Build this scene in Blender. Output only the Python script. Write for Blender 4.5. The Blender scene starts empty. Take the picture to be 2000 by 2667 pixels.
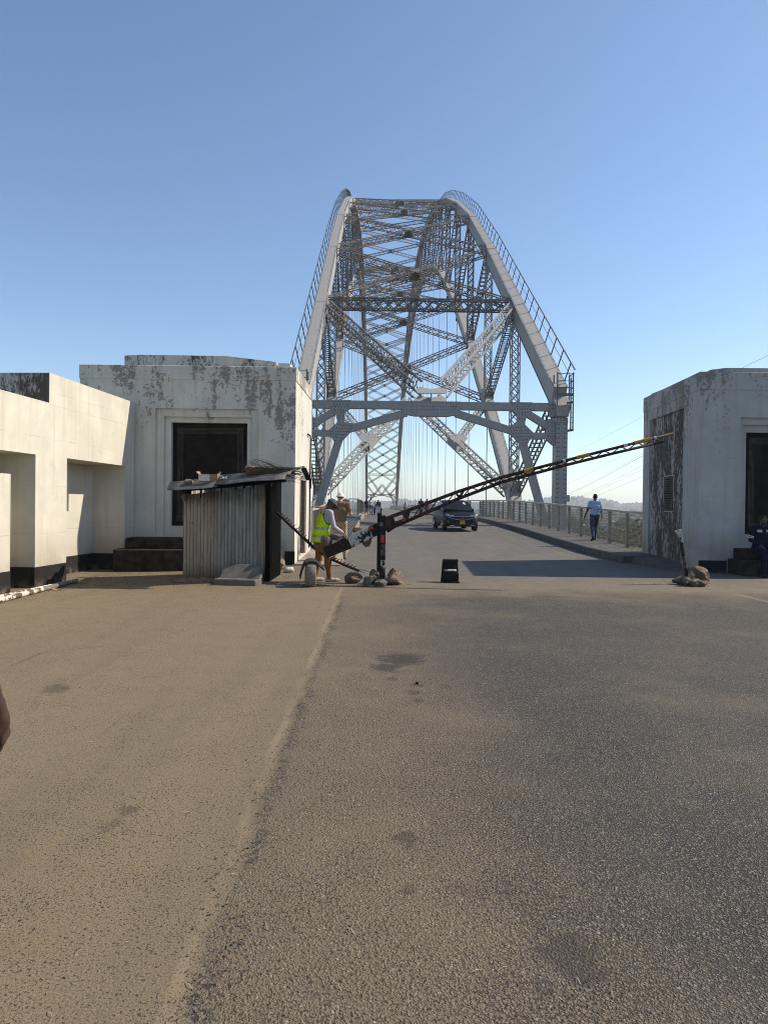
import bpy, bmesh, math, random
import numpy as np
from mathutils import Vector, Matrix, noise as mnoise

scene = bpy.context.scene
COL = scene.collection
R = math.radians

# ------------------------------------------------------------------ camera
F_PX = 1850.0                                   # focal length for a 2000 px wide picture
cam_data = bpy.data.cameras.new("camera")
cam = bpy.data.objects.new("camera", cam_data)
COL.objects.link(cam)
scene.camera = cam
cam_data.sensor_fit = 'HORIZONTAL'
cam_data.sensor_width = 36.0
cam_data.lens = 36.0 * F_PX / 2000.0
cam_data.clip_start = 0.05
cam_data.clip_end = 30000
EYE = Vector((0, 0, 1.55))
CAM_ROT = (Matrix.Rotation(R(-0.71), 4, 'Z') @ Matrix.Rotation(R(90 - 0.47), 4, 'X') @ Matrix.Rotation(R(0.63), 4, 'Z'))
cam.matrix_world = Matrix.Translation(EYE) @ CAM_ROT

def at(px, py, Y):
    """point at depth Y seen at pixel (px, py) of the 2000 x 2667 photograph"""
    d = CAM_ROT.to_3x3() @ Vector(((px - 1000) / F_PX, (1333.5 - py) / F_PX, -1.0))
    return EYE + d * (Y / d.y)

def on_ground(px, py, z=0.0):
    d = CAM_ROT.to_3x3() @ Vector(((px - 1000) / F_PX, (1333.5 - py) / F_PX, -1.0))
    return EYE + d * ((z - EYE.z) / d.z)

# ------------------------------------------------------------------ sky, sun, exposure
SUN_EL, SUN_AZ = R(40), R(14)                   # sun azimuth measured from +X towards +Y
world = bpy.data.worlds.new("World")
scene.world = world
world.use_nodes = True
wn = world.node_tree
bg = wn.nodes['Background']
sky = wn.nodes.new('ShaderNodeTexSky')
sky.sky_type = 'NISHITA'
sky.sun_disc = False
sky.sun_elevation = SUN_EL
sky.sun_rotation = R(90) - SUN_AZ               # Nishita: 0 = +Y, clockwise
sky.altitude = 500
sky.air_density = 1.0
sky.dust_density = 0.45
sky.ozone_density = 2.0
tint = wn.nodes.new('ShaderNodeMix')
tint.data_type = 'RGBA'
tint.blend_type = 'MULTIPLY'
tint.inputs[0].default_value = 1.0
tint.inputs[7].default_value = (0.96, 1.0, 1.03, 1)
wn.links.new(sky.outputs[0], tint.inputs[6])
wn.links.new(tint.outputs[2], bg.inputs[0])
bg.inputs[1].default_value = 0.092
sun_d = bpy.data.lights.new("sun", 'SUN')
sun_d.energy = 3.6
sun_d.angle = R(0.53)
sun_d.color = (1.0, 0.90, 0.76)
sun = bpy.data.objects.new("sun", sun_d)
COL.objects.link(sun)
sd = Vector((math.cos(SUN_EL) * math.cos(SUN_AZ), math.cos(SUN_EL) * math.sin(SUN_AZ), math.sin(SUN_EL)))
sun.rotation_euler = sd.to_track_quat('Z', 'Y').to_euler()
sun.location = (60, 20, 60)
vs = scene.view_settings
scene.display_settings.display_device = 'sRGB'
vs.view_transform = 'Standard'
vs.look = 'None'
vs.exposure = 0.86
vs.gamma = 1.0
vs.use_curve_mapping = False
scene.render.engine = 'CYCLES'
cy = scene.cycles
cy.use_denoising = True
cy.filter_width = 1.0
try:
    cy.denoiser = 'OPENIMAGEDENOISE'
    cy.denoising_input_passes = 'RGB_ALBEDO_NORMAL'
    cy.denoising_prefilter = 'NONE'
except Exception:
    pass
cy.max_bounces = 6
cy.diffuse_bounces = 3
cy.glossy_bounces = 3
cy.transmission_bounces = 4
cy.volume_bounces = 1
cy.transparent_max_bounces = 8

# ------------------------------------------------------------------ object helpers
def tag(o, label=None, cat=None, group=None, kind=None):
    if label: o['label'] = label
    if cat: o['category'] = cat
    if group: o['group'] = group
    if kind: o['kind'] = kind
    return o

def empty(name, loc=(0, 0, 0), rz=0.0, label=None, cat=None, group=None):
    o = bpy.data.objects.new(name, None)
    COL.objects.link(o)
    o.location = loc
    o.rotation_euler = (0, 0, rz)
    o.empty_display_size = 0.2
    return tag(o, label, cat, group)

class MB:
    """collects faces with material slots and links them as one mesh object"""
    def __init__(s):
        s.v, s.f, s.m = [], [], []
        s.cur = 0
    def poly(s, pts, mi=None):
        i = len(s.v)
        s.v += [tuple(p) for p in pts]
        s.f.append(tuple(range(i, i + len(pts))))
        s.m.append(s.cur if mi is None else mi)
    def hexa(s, b, t):
        """b, t: four bottom and four top points, same winding (counter-clockwise from above)"""
        i = len(s.v)
        s.v += [tuple(p) for p in b] + [tuple(p) for p in t]
        for q in ((3, 2, 1, 0), (4, 5, 6, 7), (0, 1, 5, 4), (1, 2, 6, 5), (2, 3, 7, 6), (3, 0, 4, 7)):
            s.f.append(tuple(i + k for k in q))
            s.m.append(s.cur)
    def box(s, x0, x1, y0, y1, z0, z1):
        s.hexa([(x0, y0, z0), (x1, y0, z0), (x1, y1, z0), (x0, y1, z0)],
               [(x0, y0, z1), (x1, y0, z1), (x1, y1, z1), (x0, y1, z1)])
    def bar(s, p, q, w, h, ref=(0, 0, 1), caps=True):
        """rectangular bar from p to q, h along ref, w across"""
        p, q = Vector(p), Vector(q)
        t = (q - p)
        if t.length < 1e-6: return
        t.normalize()
        r = Vector(ref)
        a = t.cross(r)
        if a.length < 1e-4: a = t.cross(Vector((1, 0, 0)))
        a.normalize()
        u = a.cross(t).normalized()
        a, u = a * (w / 2), u * (h / 2)
        i = len(s.v)
        for c in (p, q):
            s.v += [tuple(c - a - u), tuple(c + a - u), tuple(c + a + u), tuple(c - a + u)]
        for k in range(4):
            n = (k + 1) % 4
            s.f.append((i + k, i + n, i + 4 + n, i + 4 + k)); s.m.append(s.cur)
        if caps:
            s.f.append((i + 3, i + 2, i + 1, i)); s.m.append(s.cur)
            s.f.append((i + 4, i + 5, i + 6, i + 7)); s.m.append(s.cur)
    def tube(s, pts, r, n=8, caps=True):
        pts = [Vector(p) for p in pts]
        rr = r if isinstance(r, (list, tuple)) else [r] * len(pts)
        i0 = len(s.v)
        u = None
        for k, p in enumerate(pts):
            t = (pts[min(k + 1, len(pts) - 1)] - pts[max(k - 1, 0)]).normalized()
            if u is None:
                u = t.orthogonal().normalized()
            else:
                u = (u - t * u.dot(t)).normalized()
            w = t.cross(u)
            for j in range(n):
                a = 2 * math.pi * j / n
                s.v.append(tuple(p + (u * math.cos(a) + w * math.sin(a)) * rr[k]))
        for k in range(len(pts) - 1):
            for j in range(n):
                a, b = i0 + k * n + j, i0 + k * n + (j + 1) % n
                s.f.append((a, b, b + n, a + n)); s.m.append(s.cur)
        if caps:
            s.f.append(tuple(i0 + j for j in reversed(range(n)))); s.m.append(s.cur)
            e = i0 + (len(pts) - 1) * n
            s.f.append(tuple(e + j for j in range(n))); s.m.append(s.cur)
    def disc(s, c, r, ax, n=16, d=0.02):
        c, ax = Vector(c), Vector(ax).normalized()
        s.tube([c - ax * d / 2, c + ax * d / 2], r, n)
    def loft(s, rings, close=True, cap0=True, cap1=True):
        i0 = len(s.v)
        n = len(rings[0])
        for r in rings: s.v += [tuple(p) for p in r]
        for k in range(len(rings) - 1):
            for j in range(n if close else n - 1):
                a, b = i0 + k * n + j, i0 + k * n + (j + 1) % n
                s.f.append((a, b, b + n, a + n)); s.m.append(s.cur)
        if cap0:
            s.f.append(tuple(i0 + j for j in reversed(range(n)))); s.m.append(s.cur)
        if cap1:
            e = i0 + (len(rings) - 1) * n
            s.f.append(tuple(e + j for j in range(n))); s.m.append(s.cur)
    def prism(s, pts2, y0, y1, axis='y'):
        """extrude a 2-D outline (x, z) from y0 to y1"""
        if axis == 'y':
            A = [(x, y0, z) for x, z in pts2]; B = [(x, y1, z) for x, z in pts2]
        else:
            A = [(y0, x, z) for x, z in pts2]; B = [(y1, x, z) for x, z in pts2]
        s.loft([A, B])
    def mesh(s, name, mats, smooth=False, bevel=None):
        me = bpy.data.meshes.new(name)
        me.from_pydata(s.v, [], s.f)
        mats = mats if isinstance(mats, (list, tuple)) else [mats]
        for m in mats: me.materials.append(m)
        if len(mats) > 1:
            me.polygons.foreach_set('material_index', s.m)
        bm = bmesh.new(); bm.from_mesh(me)
        bmesh.ops.recalc_face_normals(bm, faces=bm.faces)
        if bevel:
            bmesh.ops.remove_doubles(bm, verts=bm.verts, dist=1e-5)
            ed = [e for e in bm.edges if len(e.link_faces) == 2 and e.calc_face_angle(0) > 0.6]
            bmesh.ops.bevel(bm, geom=ed, offset=bevel, segments=1, affect='EDGES', clamp_overlap=True)
        bm.to_mesh(me); bm.free()
        if smooth:
            me.polygons.foreach_set('use_smooth', [True] * len(me.polygons))
        me.update()
        return me
    def build(s, name, mats, parent=None, world=True, smooth=False, bevel=None, loc=None):
        o = bpy.data.objects.new(name, s.mesh(name, mats, smooth, bevel))
        COL.objects.link(o)
        if parent is not None:
            o.parent = parent
            if world:
                off = Vector((0, 0, 0)); p = parent
                while p is not None:
                    off += Vector(p.location); p = p.parent
                o.location = -off
        if loc is not None: o.location = loc
        return o

def child(name, me, parent, loc=(0, 0, 0), rot=(0, 0, 0)):
    o = bpy.data.objects.new(name, me)
    COL.objects.link(o)
    o.parent = parent
    o.location = loc
    o.rotation_euler = rot
    return o

# ------------------------------------------------------------------ materials
class NT:
    def __init__(s, name):
        s.mat = bpy.data.materials.new(name)
        s.mat.use_nodes = True
        s.t = s.mat.node_tree
        s.b = s.t.nodes['Principled BSDF']
        s.p = s.t.nodes.new('ShaderNodeNewGeometry').outputs['Position']
    def n(s, typ, **kw):
        nd = s.t.nodes.new(typ)
        for k, v in kw.items(): setattr(nd, k, v)
        return nd
    def set(s, sock, v):
        if hasattr(v, 'default_value') and not isinstance(v, (int, float, tuple)): s.t.links.new(v, sock)
        elif isinstance(v, tuple) and len(v) == 3 and sock.type == 'RGBA': sock.default_value = (*v, 1)
        else: sock.default_value = v
    def math(s, op, a, b=None, c=None, clamp=False):
        nd = s.n('ShaderNodeMath', operation=op, use_clamp=clamp)
        s.set(nd.inputs[0], a)
        if b is not None: s.set(nd.inputs[1], b)
        if c is not None: s.set(nd.inputs[2], c)
        return nd.outputs[0]
    def mapped(s, scale=(1, 1, 1), loc=(0, 0, 0), src=None):
        m = s.n('ShaderNodeMapping')
        s.set(m.inputs[0], src or s.p)
        m.inputs[1].default_value = loc
        m.inputs[3].default_value = scale if isinstance(scale, tuple) else (scale,) * 3
        return m.outputs[0]
    def noise(s, scale, detail=4, rough=0.6, vec=None, dist=0.0):
        nd = s.n('ShaderNodeTexNoise')
        s.set(nd.inputs['Vector'], vec or s.p)
        nd.inputs['Scale'].default_value = scale
        nd.inputs['Detail'].default_value = detail
        nd.inputs['Roughness'].default_value = rough
        nd.inputs['Distortion'].default_value = dist
        return nd.outputs[0]
    def voro(s, scale, feature='F1', vec=None, rand=1.0):
        nd = s.n('ShaderNodeTexVoronoi', feature=feature)
        s.set(nd.inputs['Vector'], vec or s.p)
        nd.inputs['Scale'].default_value = scale
        nd.inputs['Randomness'].default_value = rand
        return nd
    def ramp(s, f, a, b, lo=0.0, hi=1.0):
        nd = s.n('ShaderNodeMapRange', clamp=True)
        nd.interpolation_type = 'SMOOTHSTEP'
        s.set(nd.inputs[0], f)
        nd.inputs[1].default_value = a; nd.inputs[2].default_value = b
        nd.inputs[3].default_value = lo; nd.inputs[4].default_value = hi
        return nd.outputs[0]
    def mix(s, f, a, b, mode='MIX'):
        nd = s.n('ShaderNodeMix', data_type='RGBA', blend_type=mode)
        s.set(nd.inputs[0], f); s.set(nd.inputs[6], a); s.set(nd.inputs[7], b)
        return nd.outputs[2]
    def sep(s, src=None):
        nd = s.n('ShaderNodeSeparateXYZ'); s.set(nd.inputs[0], src or s.p); return nd.outputs
    def bump(s, h, strength=0.3, dist=0.01):
        nd = s.n('ShaderNodeBump')
        s.set(nd.inputs['Height'], h)
        nd.inputs['Strength'].default_value = strength
        nd.inputs['Distance'].default_value = dist
        s.t.links.new(nd.outputs[0], s.b.inputs['Normal'])
    def out(s, color=None, rough=0.8, metal=0.0, spec=None, coat=None):
        if color is not None: s.set(s.b.inputs['Base Color'], color)
        s.set(s.b.inputs['Roughness'], rough)
        s.set(s.b.inputs['Metallic'], metal)
        if spec is not None: s.b.inputs['Specular IOR Level'].default_value = spec
        if coat: s.b.inputs['Coat Weight'].default_value = coat
        return s.mat

def plain(name, col, rough=0.7, metal=0.0, var=0.25, scale=20.0, spec=None, coat=None, obj=False):
    k = NT(name)
    vec = None
    if obj: vec = k.n('ShaderNodeTexCoord').outputs['Object']
    nz = k.noise(scale, 4, 0.6, vec=vec)
    c = k.mix(k.ramp(nz, 0.3, 0.7), tuple(x * (1 - var) for x in col), tuple(min(1, x * (1 + var)) for x in col))
    k.bump(nz, 0.15, 0.01)
    return k.out(c, rough, metal, spec, coat)

def plaster(name, peel=0.5, zlo=2.2, zhi=5.0, base=(0.60, 0.57, 0.50), dark=(0.165, 0.145, 0.125), foot=0.25, black=0.0, xr=None, lines=0.35):
    """old limewash: flaking patches (more of them between zlo and zhi, and towards xr), runs below the coping, grime near the foot"""
    k = NT(name)
    x, y, z = k.sep()
    fine = k.noise(11.0, 11, 0.82, dist=0.25)
    big = k.noise(1.1, 4, 0.65, vec=k.mapped((1, 1, 0.8)))
    run = k.noise(2.6, 4, 0.6, vec=k.mapped((1.7, 1.7, 0.16)))
    zone = k.ramp(z, zlo, zhi)
    m = k.math('ADD', fine, k.math('MULTIPLY', k.math('SUBTRACT', big, 0.5), 0.62))
    m = k.math('ADD', m, k.math('MULTIPLY', k.math('SUBTRACT', run, 0.5), 0.55))
    m = k.math('ADD', m, k.math('MULTIPLY', k.math('SUBTRACT', zone, 0.8), 0.17))
    if xr: m = k.math('ADD', m, k.ramp(x, xr[0], xr[1], 0, xr[2]))
    flake = k.ramp(m, 0.78 - peel * 0.3, 0.80 - peel * 0.3)
    low = k.ramp(z, 1.2, 0.2)
    tone = k.noise(1.3, 5, 0.6)
    runs = k.noise(5.0, 3, 0.5, vec=k.mapped((1.5, 1.5, 0.08)))
    c = k.mix(k.ramp(tone, 0.3, 0.75), tuple(v * 0.84 for v in base), base)
    c = k.mix(k.math('MULTIPLY', k.ramp(runs, 0.48, 0.72), 0.46), c, tuple(v * q for v, q in zip(base, (.72, .68, .58))))
    c = k.mix(k.math('MULTIPLY', k.ramp(k.noise(3.2, 7, 0.75), 0.54, 0.70), 0.28), c, tuple(v * .55 for v in base))
    # day joints of the shuttering
    jt = k.math('PINGPONG', k.math('ADD', z, k.math('MULTIPLY', k.math('SUBTRACT', tone, .5), .05)), 0.47)
    jl = k.math('MULTIPLY', k.ramp(jt, 0.010, 0.003), k.ramp(k.noise(1.8, 3), 0.42, 0.6))
    c = k.mix(k.math('MULTIPLY', jl, lines), c, tuple(v * .45 for v in base))
    grime = k.math('MULTIPLY', low, k.math('MULTIPLY', k.ramp(tone, 0.30, 0.62), foot))
    c = k.mix(grime, c, (0.25, 0.20, 0.145))
    stip = k.noise(34, 6, 0.75)
    sm = k.math('ADD', stip, k.math('MULTIPLY', k.math('SUBTRACT', m, 0.62), 0.55))
    c = k.mix(k.math('MULTIPLY', k.ramp(sm, 0.615 - peel * .04, 0.645 - peel * .04), 0.62 if peel > .3 else 0.12), c, tuple(v * 1.2 for v in dark))
    d = k.mix(k.noise(14, 4), tuple(v * 0.6 for v in dark), tuple(v * 1.9 for v in dark))
    c = k.mix(k.math('MULTIPLY', flake, 0.88), c, d)
    if black > 0:
        vb = k.noise(13, 10, 0.80, vec=k.mapped((1, 1, 0.45)))
        vb2 = k.noise(2.2, 4, 0.6, vec=k.mapped((1, 1, 0.25)))
        mm = k.math('ADD', vb, k.math('MULTIPLY', k.math('SUBTRACT', vb2, 0.5), 0.55))
        gm = k.math('MULTIPLY', k.ramp(mm, 0.56 - black * 0.12, 0.66 - black * 0.12), 0.93)
        c = k.mix(gm, c, k.mix(vb2, (0.022, 0.020, 0.018), (0.085, 0.072, 0.06)))
    h = k.math('ADD', k.math('MULTIPLY', flake, -0.6), k.math('MULTIPLY', k.noise(40, 4), 0.3))
    k.bump(h, 0.5, 0.012)
    return k.out(c, 0.92, spec=0.15)

def steel(name, base, rust=0.3, rustcol=(0.12, 0.07, 0.045), rough=0.5):
    k = NT(name)
    n1 = k.noise(1.1, 6, 0.7)
    n2 = k.noise(7.0, 5, 0.65, vec=k.mapped((1, 1, 0.35)))
    m = k.math('ADD', k.math('MULTIPLY', n1, 0.6), k.math('MULTIPLY', n2, 0.4))
    c = k.mix(k.ramp(n2, 0.3, 0.7), tuple(v * 0.85 for v in base), tuple(v * 1.08 for v in base))
    c = k.mix(k.ramp(m, 0.68 - rust * 0.3, 0.74 - rust * 0.22), c, rustcol)
    k.bump(n2, 0.1, 0.01)
    return k.out(c, rough, 0.0, spec=0.4)

M = {}
M['plaster'] = plaster('peeling_limewash', 0.69, zlo=2.6, zhi=5.0, xr=(-3.4, -2.4, .05))
M['plaster_side'] = plaster('limewash_side', 0.48, zlo=2.2, zhi=4.6)
M['plaster_wall'] = plaster('boundary_limewash', 0.16, zlo=3.0, zhi=6.0, base=(0.60, 0.56, 0.465), foot=0.6, lines=.5)
M['plaster_top'] = plaster('blackened_coping', 0.50, zlo=0, zhi=1, black=0.45)
M['plaster_black'] = plaster('blackened_limewash', 0.45, zlo=0.0, zhi=3.0, black=1.2, foot=0.8, base=(.42, .40, .38))
M['plaster_right'] = plaster('grimy_grey_limewash', 0.53, zlo=2.5, zhi=5.0, foot=0.95, black=.0, base=(.44, .43, .41), xr=(9.0, 8.1, .10))  # greyer limewash, heavy grime at the foot
def chipped_black():
    k = NT('black_bitumen')
    n1 = k.noise(6, 5, .65); n2 = k.noise(22, 6, .75)
    c = k.mix(n1, (0.010, 0.010, 0.011), (0.034, 0.032, 0.031))
    c = k.mix(k.math('MULTIPLY', k.ramp(n2, .655, .675), .8), c, (0.30, 0.28, 0.24))
    c = k.mix(k.math('MULTIPLY', k.ramp(k.sep()[2], .10, -.10), k.ramp(n1, .4, .6)), c, (0.12, 0.095, 0.07))
    return k.out(c, .9, spec=.08)
M['plinth'] = chipped_black()
M['bench'] = plain('blackened_step', (0.030, 0.026, 0.022), 0.85, 0.0, spec=0.12, var=0.6, scale=5)
M['bronze'] = plain('dark_bronze', (0.038, 0.030, 0.022), 0.6, 0.0, spec=0.25, var=0.4, scale=5)
M['bronze_dark'] = plain('dark_bronze_field', (0.014, 0.011, 0.009), 0.85, 0.0, spec=0.12, var=0.5, scale=4)
M['steel'] = steel('grey_bridge_paint', (0.305, 0.293, 0.275), 0.26)
M['steel_light'] = steel('grey_chord_paint', (0.335, 0.318, 0.292), 0.34, rustcol=(0.20, 0.15, 0.11))
M['steel_rust'] = steel('weathered_bracing_paint', (0.215, 0.20, 0.185), 0.85, rustcol=(0.092, 0.073, 0.060))
M['steel_dark'] = steel('dark_railing_paint', (0.10, 0.10, 0.105), 0.4, rustcol=(0.06, 0.04, 0.03))
M['cable'] = plain('hanger_cable', (0.10, 0.10, 0.105), 0.6, 0.3)
M['galv'] = plain('galvanised_rail', (0.36, 0.335, 0.28), 0.55, 0.3, scale=8)
M['wire'] = plain('rusty_wire', (0.25, 0.235, 0.20), 0.6, 0.3)
M['concrete'] = plain('kerb_concrete', (0.085, 0.076, 0.066), 0.9, var=0.35, scale=5)
M['sidewalk'] = plain('sidewalk_concrete', (0.24, 0.20, 0.155), 0.9, var=0.25, scale=3)
M['grating'] = plain('steel_grating', (0.13, 0.125, 0.12), 0.55, 0.2)
M['black'] = plain('chipped_black_paint', (0.012, 0.012, 0.013), 0.85, 0.0, spec=0.12, var=0.5, scale=12)
M['red_reflector'] = plain('red_reflector', (0.34, 0.020, 0.016), 0.3)
M['white_reflector'] = plain('white_reflector', (0.6, 0.58, 0.54), 0.4)
M['red_paint'] = plain('red_paint', (0.38, 0.03, 0.02), 0.5, var=0.5, scale=30)
M['rubber'] = plain('worn_rubber', (0.014, 0.0135, 0.013), 0.9, var=0.4, scale=30)
M['tread'] = plain('dusty_tread', (0.16, 0.135, 0.11), 0.95, var=0.35, scale=18)
M['card'] = plain('brown_cardboard', (0.28, 0.16, 0.09), 0.9)
M['print'] = plain('printed_card', (0.55, 0.52, 0.46), 0.8, var=0.5, scale=60)
M['twig'] = plain('dry_twigs', (0.085, 0.060, 0.040), 0.9, var=0.4, scale=30)
M['dark_wood'] = plain('tarred_timber', (0.004, 0.004, 0.004), 0.95, 0.0, spec=0.02, var=0.5, scale=14)
M['rag'] = plain('yellow_rag', (0.50, 0.36, 0.05), 0.9)
M['door_wood'] = plain('grey_door_frame', (0.22, 0.17, 0.13), 0.8)
M['void'] = plain('dark_doorway', (0.01, 0.009, 0.008), 0.85, 0.0, spec=0.12)

def corrugated(name, a, b, streak=0.5, ribs=0.0):
    """old galvanised sheet: zinc bloom, rust specks, and the shade of the rib valleys painted in"""
    k = NT(name)
    n1 = k.noise(3.0, 6, 0.7, vec=k.mapped((3, 3, 0.30)))
    n2 = k.noise(15, 8, 0.75, vec=k.mapped((1, 1, .5)))
    c = k.mix(k.ramp(n1, 0.30, 0.70), a, b)
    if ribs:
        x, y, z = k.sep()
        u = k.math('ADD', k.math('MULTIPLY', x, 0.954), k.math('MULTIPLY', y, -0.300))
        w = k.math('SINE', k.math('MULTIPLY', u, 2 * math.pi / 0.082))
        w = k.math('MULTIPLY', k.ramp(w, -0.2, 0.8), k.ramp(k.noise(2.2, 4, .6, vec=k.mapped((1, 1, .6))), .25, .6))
        c = k.mix(k.math('MULTIPLY', w, ribs), c, (0.085, 0.070, 0.055))  # dark bands at rib pitch paint the shade of the corrugation
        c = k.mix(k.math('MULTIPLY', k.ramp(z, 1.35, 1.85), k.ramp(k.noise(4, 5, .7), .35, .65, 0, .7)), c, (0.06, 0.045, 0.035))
    c = k.mix(k.math('MULTIPLY', k.ramp(n2, 0.54, 0.66), streak), c, (0.07, 0.055, 0.04))
    k.bump(n2, 0.12, 0.004)
    return k.out(c, 0.6, 0.15, spec=.3)
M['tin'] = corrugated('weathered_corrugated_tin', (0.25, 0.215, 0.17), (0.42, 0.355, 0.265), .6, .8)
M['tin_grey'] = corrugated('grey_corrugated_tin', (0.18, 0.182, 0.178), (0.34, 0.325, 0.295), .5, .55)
M['tin_roof'] = corrugated('blue_grey_roof_tin', (0.062, 0.062, 0.064), (0.135, 0.125, 0.115), 0.5)

def stone(name, col):
    k = NT(name)
    vec = k.n('ShaderNodeTexCoord').outputs['Object']
    n1 = k.noise(9, 6, 0.7, vec=vec); n2 = k.noise(45, 4, 0.7, vec=vec)
    c = k.mix(k.ramp(n1, 0.3, 0.7), tuple(v * 0.6 for v in col), tuple(v * 1.25 for v in col))
    c = k.mix(k.math('MULTIPLY', k.ramp(n2, 0.55, 0.7), 0.5), c, tuple(v * 0.35 for v in col))
    k.bump(k.math('ADD', n1, k.math('MULTIPLY', n2, 0.5)), 0.6, 0.02)
    return k.out(c, 0.95, spec=0.2)
M['stone_brown'] = stone('brown_granite', (0.16, 0.118, 0.088))
M['stone_grey'] = stone('grey_granite', (0.135, 0.118, 0.102))
M['stone_tan'] = stone('tan_sandstone', (0.30, 0.225, 0.16))
M['stone_pink'] = stone('pinkish_stone', (0.30, 0.195, 0.14))

def flaked_paint(name, under, over, amount=0.5, scale=16):
    k = NT(name)
    vec = k.n('ShaderNodeTexCoord').outputs['Object']
    nz = k.noise(scale, 7, 0.7, vec=vec)
    c = k.mix(k.ramp(nz, 0.60 - amount * 0.25, 0.63 - amount * 0.25), under, over)
    k.bump(nz, 0.2, 0.004)
    return k.out(c, 0.75, spec=.2)
M['boom_black'] = flaked_paint('black_boom_paint', (0.012, 0.011, 0.011), (0.06, 0.032, 0.022), 0.15)
M['boom_white'] = flaked_paint('flaking_white_on_black', (0.018, 0.016, 0.015), (0.42, 0.40, 0.36), 0.52, 7)
M['boom_rust'] = flaked_paint('rusty_boom_paint', (0.016, 0.013, 0.012), (0.075, 0.036, 0.022), 0.42)
M['boom_yellow'] = flaked_paint('worn_yellow_paint', (0.40, 0.23, 0.03), (0.06, 0.035, 0.02), 0.10)
M['post_white'] = flaked_paint('worn_white_post_paint', (0.12, 0.11, 0.097), (0.03, 0.028, 0.026), 0.46, 18)
M['post_red'] = flaked_paint('worn_red_post_paint', (0.11, 0.024, 0.017), (0.02, 0.014, 0.012), 0.62, 20)
M['pole_paint'] = flaked_paint('banded_pole_paint', (0.55, 0.47, 0.38), (0.10, 0.07, 0.055), 0.45, 5)
# ------------------------------------------------------------------ ground, road, river valley, hills
def sstep(a, b, x):
    t = np.clip((np.asarray(x, float) - a) / (b - a), 0, 1)
    return t * t * (3 - 2 * t)

RZ = [(-60, 0), (20, 0), (24, .03), (30, .20), (35, .35), (45, .57), (55, .67), (62, .68), (72, .62), (85, .5), (110, .4), (420, .4)]
def road_z(y):
    return float(np.interp(y, [a for a, _ in RZ], [b for _, b in RZ]))
def apron_z(x):
    return float(-0.10 * sstep(-2.0, -6.5, x)) if x < -2 else 0.0
def road_height(x, y):
    return road_z(y) + apron_z(x) * (1.0 if y < 22 else 0.0)

# ridge line of the far hills: (photo column, photo rows above the horizon)
RIDGE = [(-1500, 22), (-200, 14), (500, 12), (900, 13), (1020, 14), (1080, 17), (1150, 15), (1230, 12), (1280, 16), (1330, 14), (1400, 20),
         (1440, 27), (1490, 32), (1540, 29), (1580, 21), (1625, 13), (1660, 15), (1700, 19), (1800, 26), (2000, 22), (2600, 30), (4000, 20)]
HILL_D = 3000.0
def terrain_z(X, Y):
    X = np.asarray(X, float); Y = np.asarray(Y, float)
    plateau = 1 - np.maximum(sstep(23, 34, Y), np.maximum(sstep(9.8, 15, X) * sstep(-60, -10, Y) * 0 + sstep(16, 34, X), sstep(-16, -34, X)))
    valley = -11 + 2.0 * np.sin(X * 0.011 + 1) * np.cos(Y * 0.008) + 1.2 * np.sin(X * 0.043 + Y * 0.031)
    river = np.exp(-((Y - 190) / 70.0) ** 2) * -3.5
    z = -0.35 * plateau + (1 - plateau) * (valley + river)
    z = np.where((Y > 22), np.minimum(z, -0.35 - 11 * sstep(22.5, 30, Y)), z)
    col = 977 + X * F_PX / np.maximum(Y, 300)
    el = np.interp(col, [a for a, _ in RIDGE], [b for _, b in RIDGE])
    top = 1.55 + (el - 3) * HILL_D / F_PX
    wob = 3.0 * np.sin(X * 0.02) + 2.2 * np.sin(X * 0.051 + 2)
    hill = (top + wob + 9) * sstep(1700, HILL_D, Y)
    return z + hill

def nonuni(parts):
    out = []
    for a, b, n in parts: out += list(np.linspace(a, b, n, endpoint=False))
    return np.array(out + [parts[-1][1]])
gx = nonuni([(-6000, -1200, 24), (-1200, -300, 24), (-300, -40, 24), (-40, 45, 40), (45, 300, 24), (300, 1400, 60), (1400, 6000, 40)])
gy = nonuni([(-300, -20, 8), (-20, 22, 10), (22, 36, 14), (36, 300, 40), (300, 1700, 40), (1700, 3400, 40), (3400, 5600, 12)])
GX, GY = np.meshgrid(gx, gy)
GZ = terrain_z(GX, GY)
nx, ny = len(gx), len(gy)
me = bpy.data.meshes.new('ground')
fv = [(j * nx + i, j * nx + i + 1, (j + 1) * nx + i + 1, (j + 1) * nx + i) for j in range(ny - 1) for i in range(nx - 1)]
me.from_pydata(np.stack([GX.ravel(), GY.ravel(), GZ.ravel()], 1).tolist(), [], fv)
k = NT('dry_bush_ground')
g1 = k.noise(0.02, 8, 0.65); g2 = k.noise(0.25, 6, 0.7)
c = k.mix(k.ramp(g1, 0.4, 0.6), (0.060, 0.050, 0.034), (0.030, 0.034, 0.022))
c = k.mix(k.math('MULTIPLY', k.ramp(g2, 0.5, 0.62), 0.75), c, (0.018, 0.024, 0.013))
k.bump(g2, 0.5, 0.5)
me.materials.append(k.out(c, 0.95, spec=0.1))
me.polygons.foreach_set('use_smooth', [True] * len(me.polygons))
ground = bpy.data.objects.new('ground', me); COL.objects.link(ground)
tag(ground, kind='structure')

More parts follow.
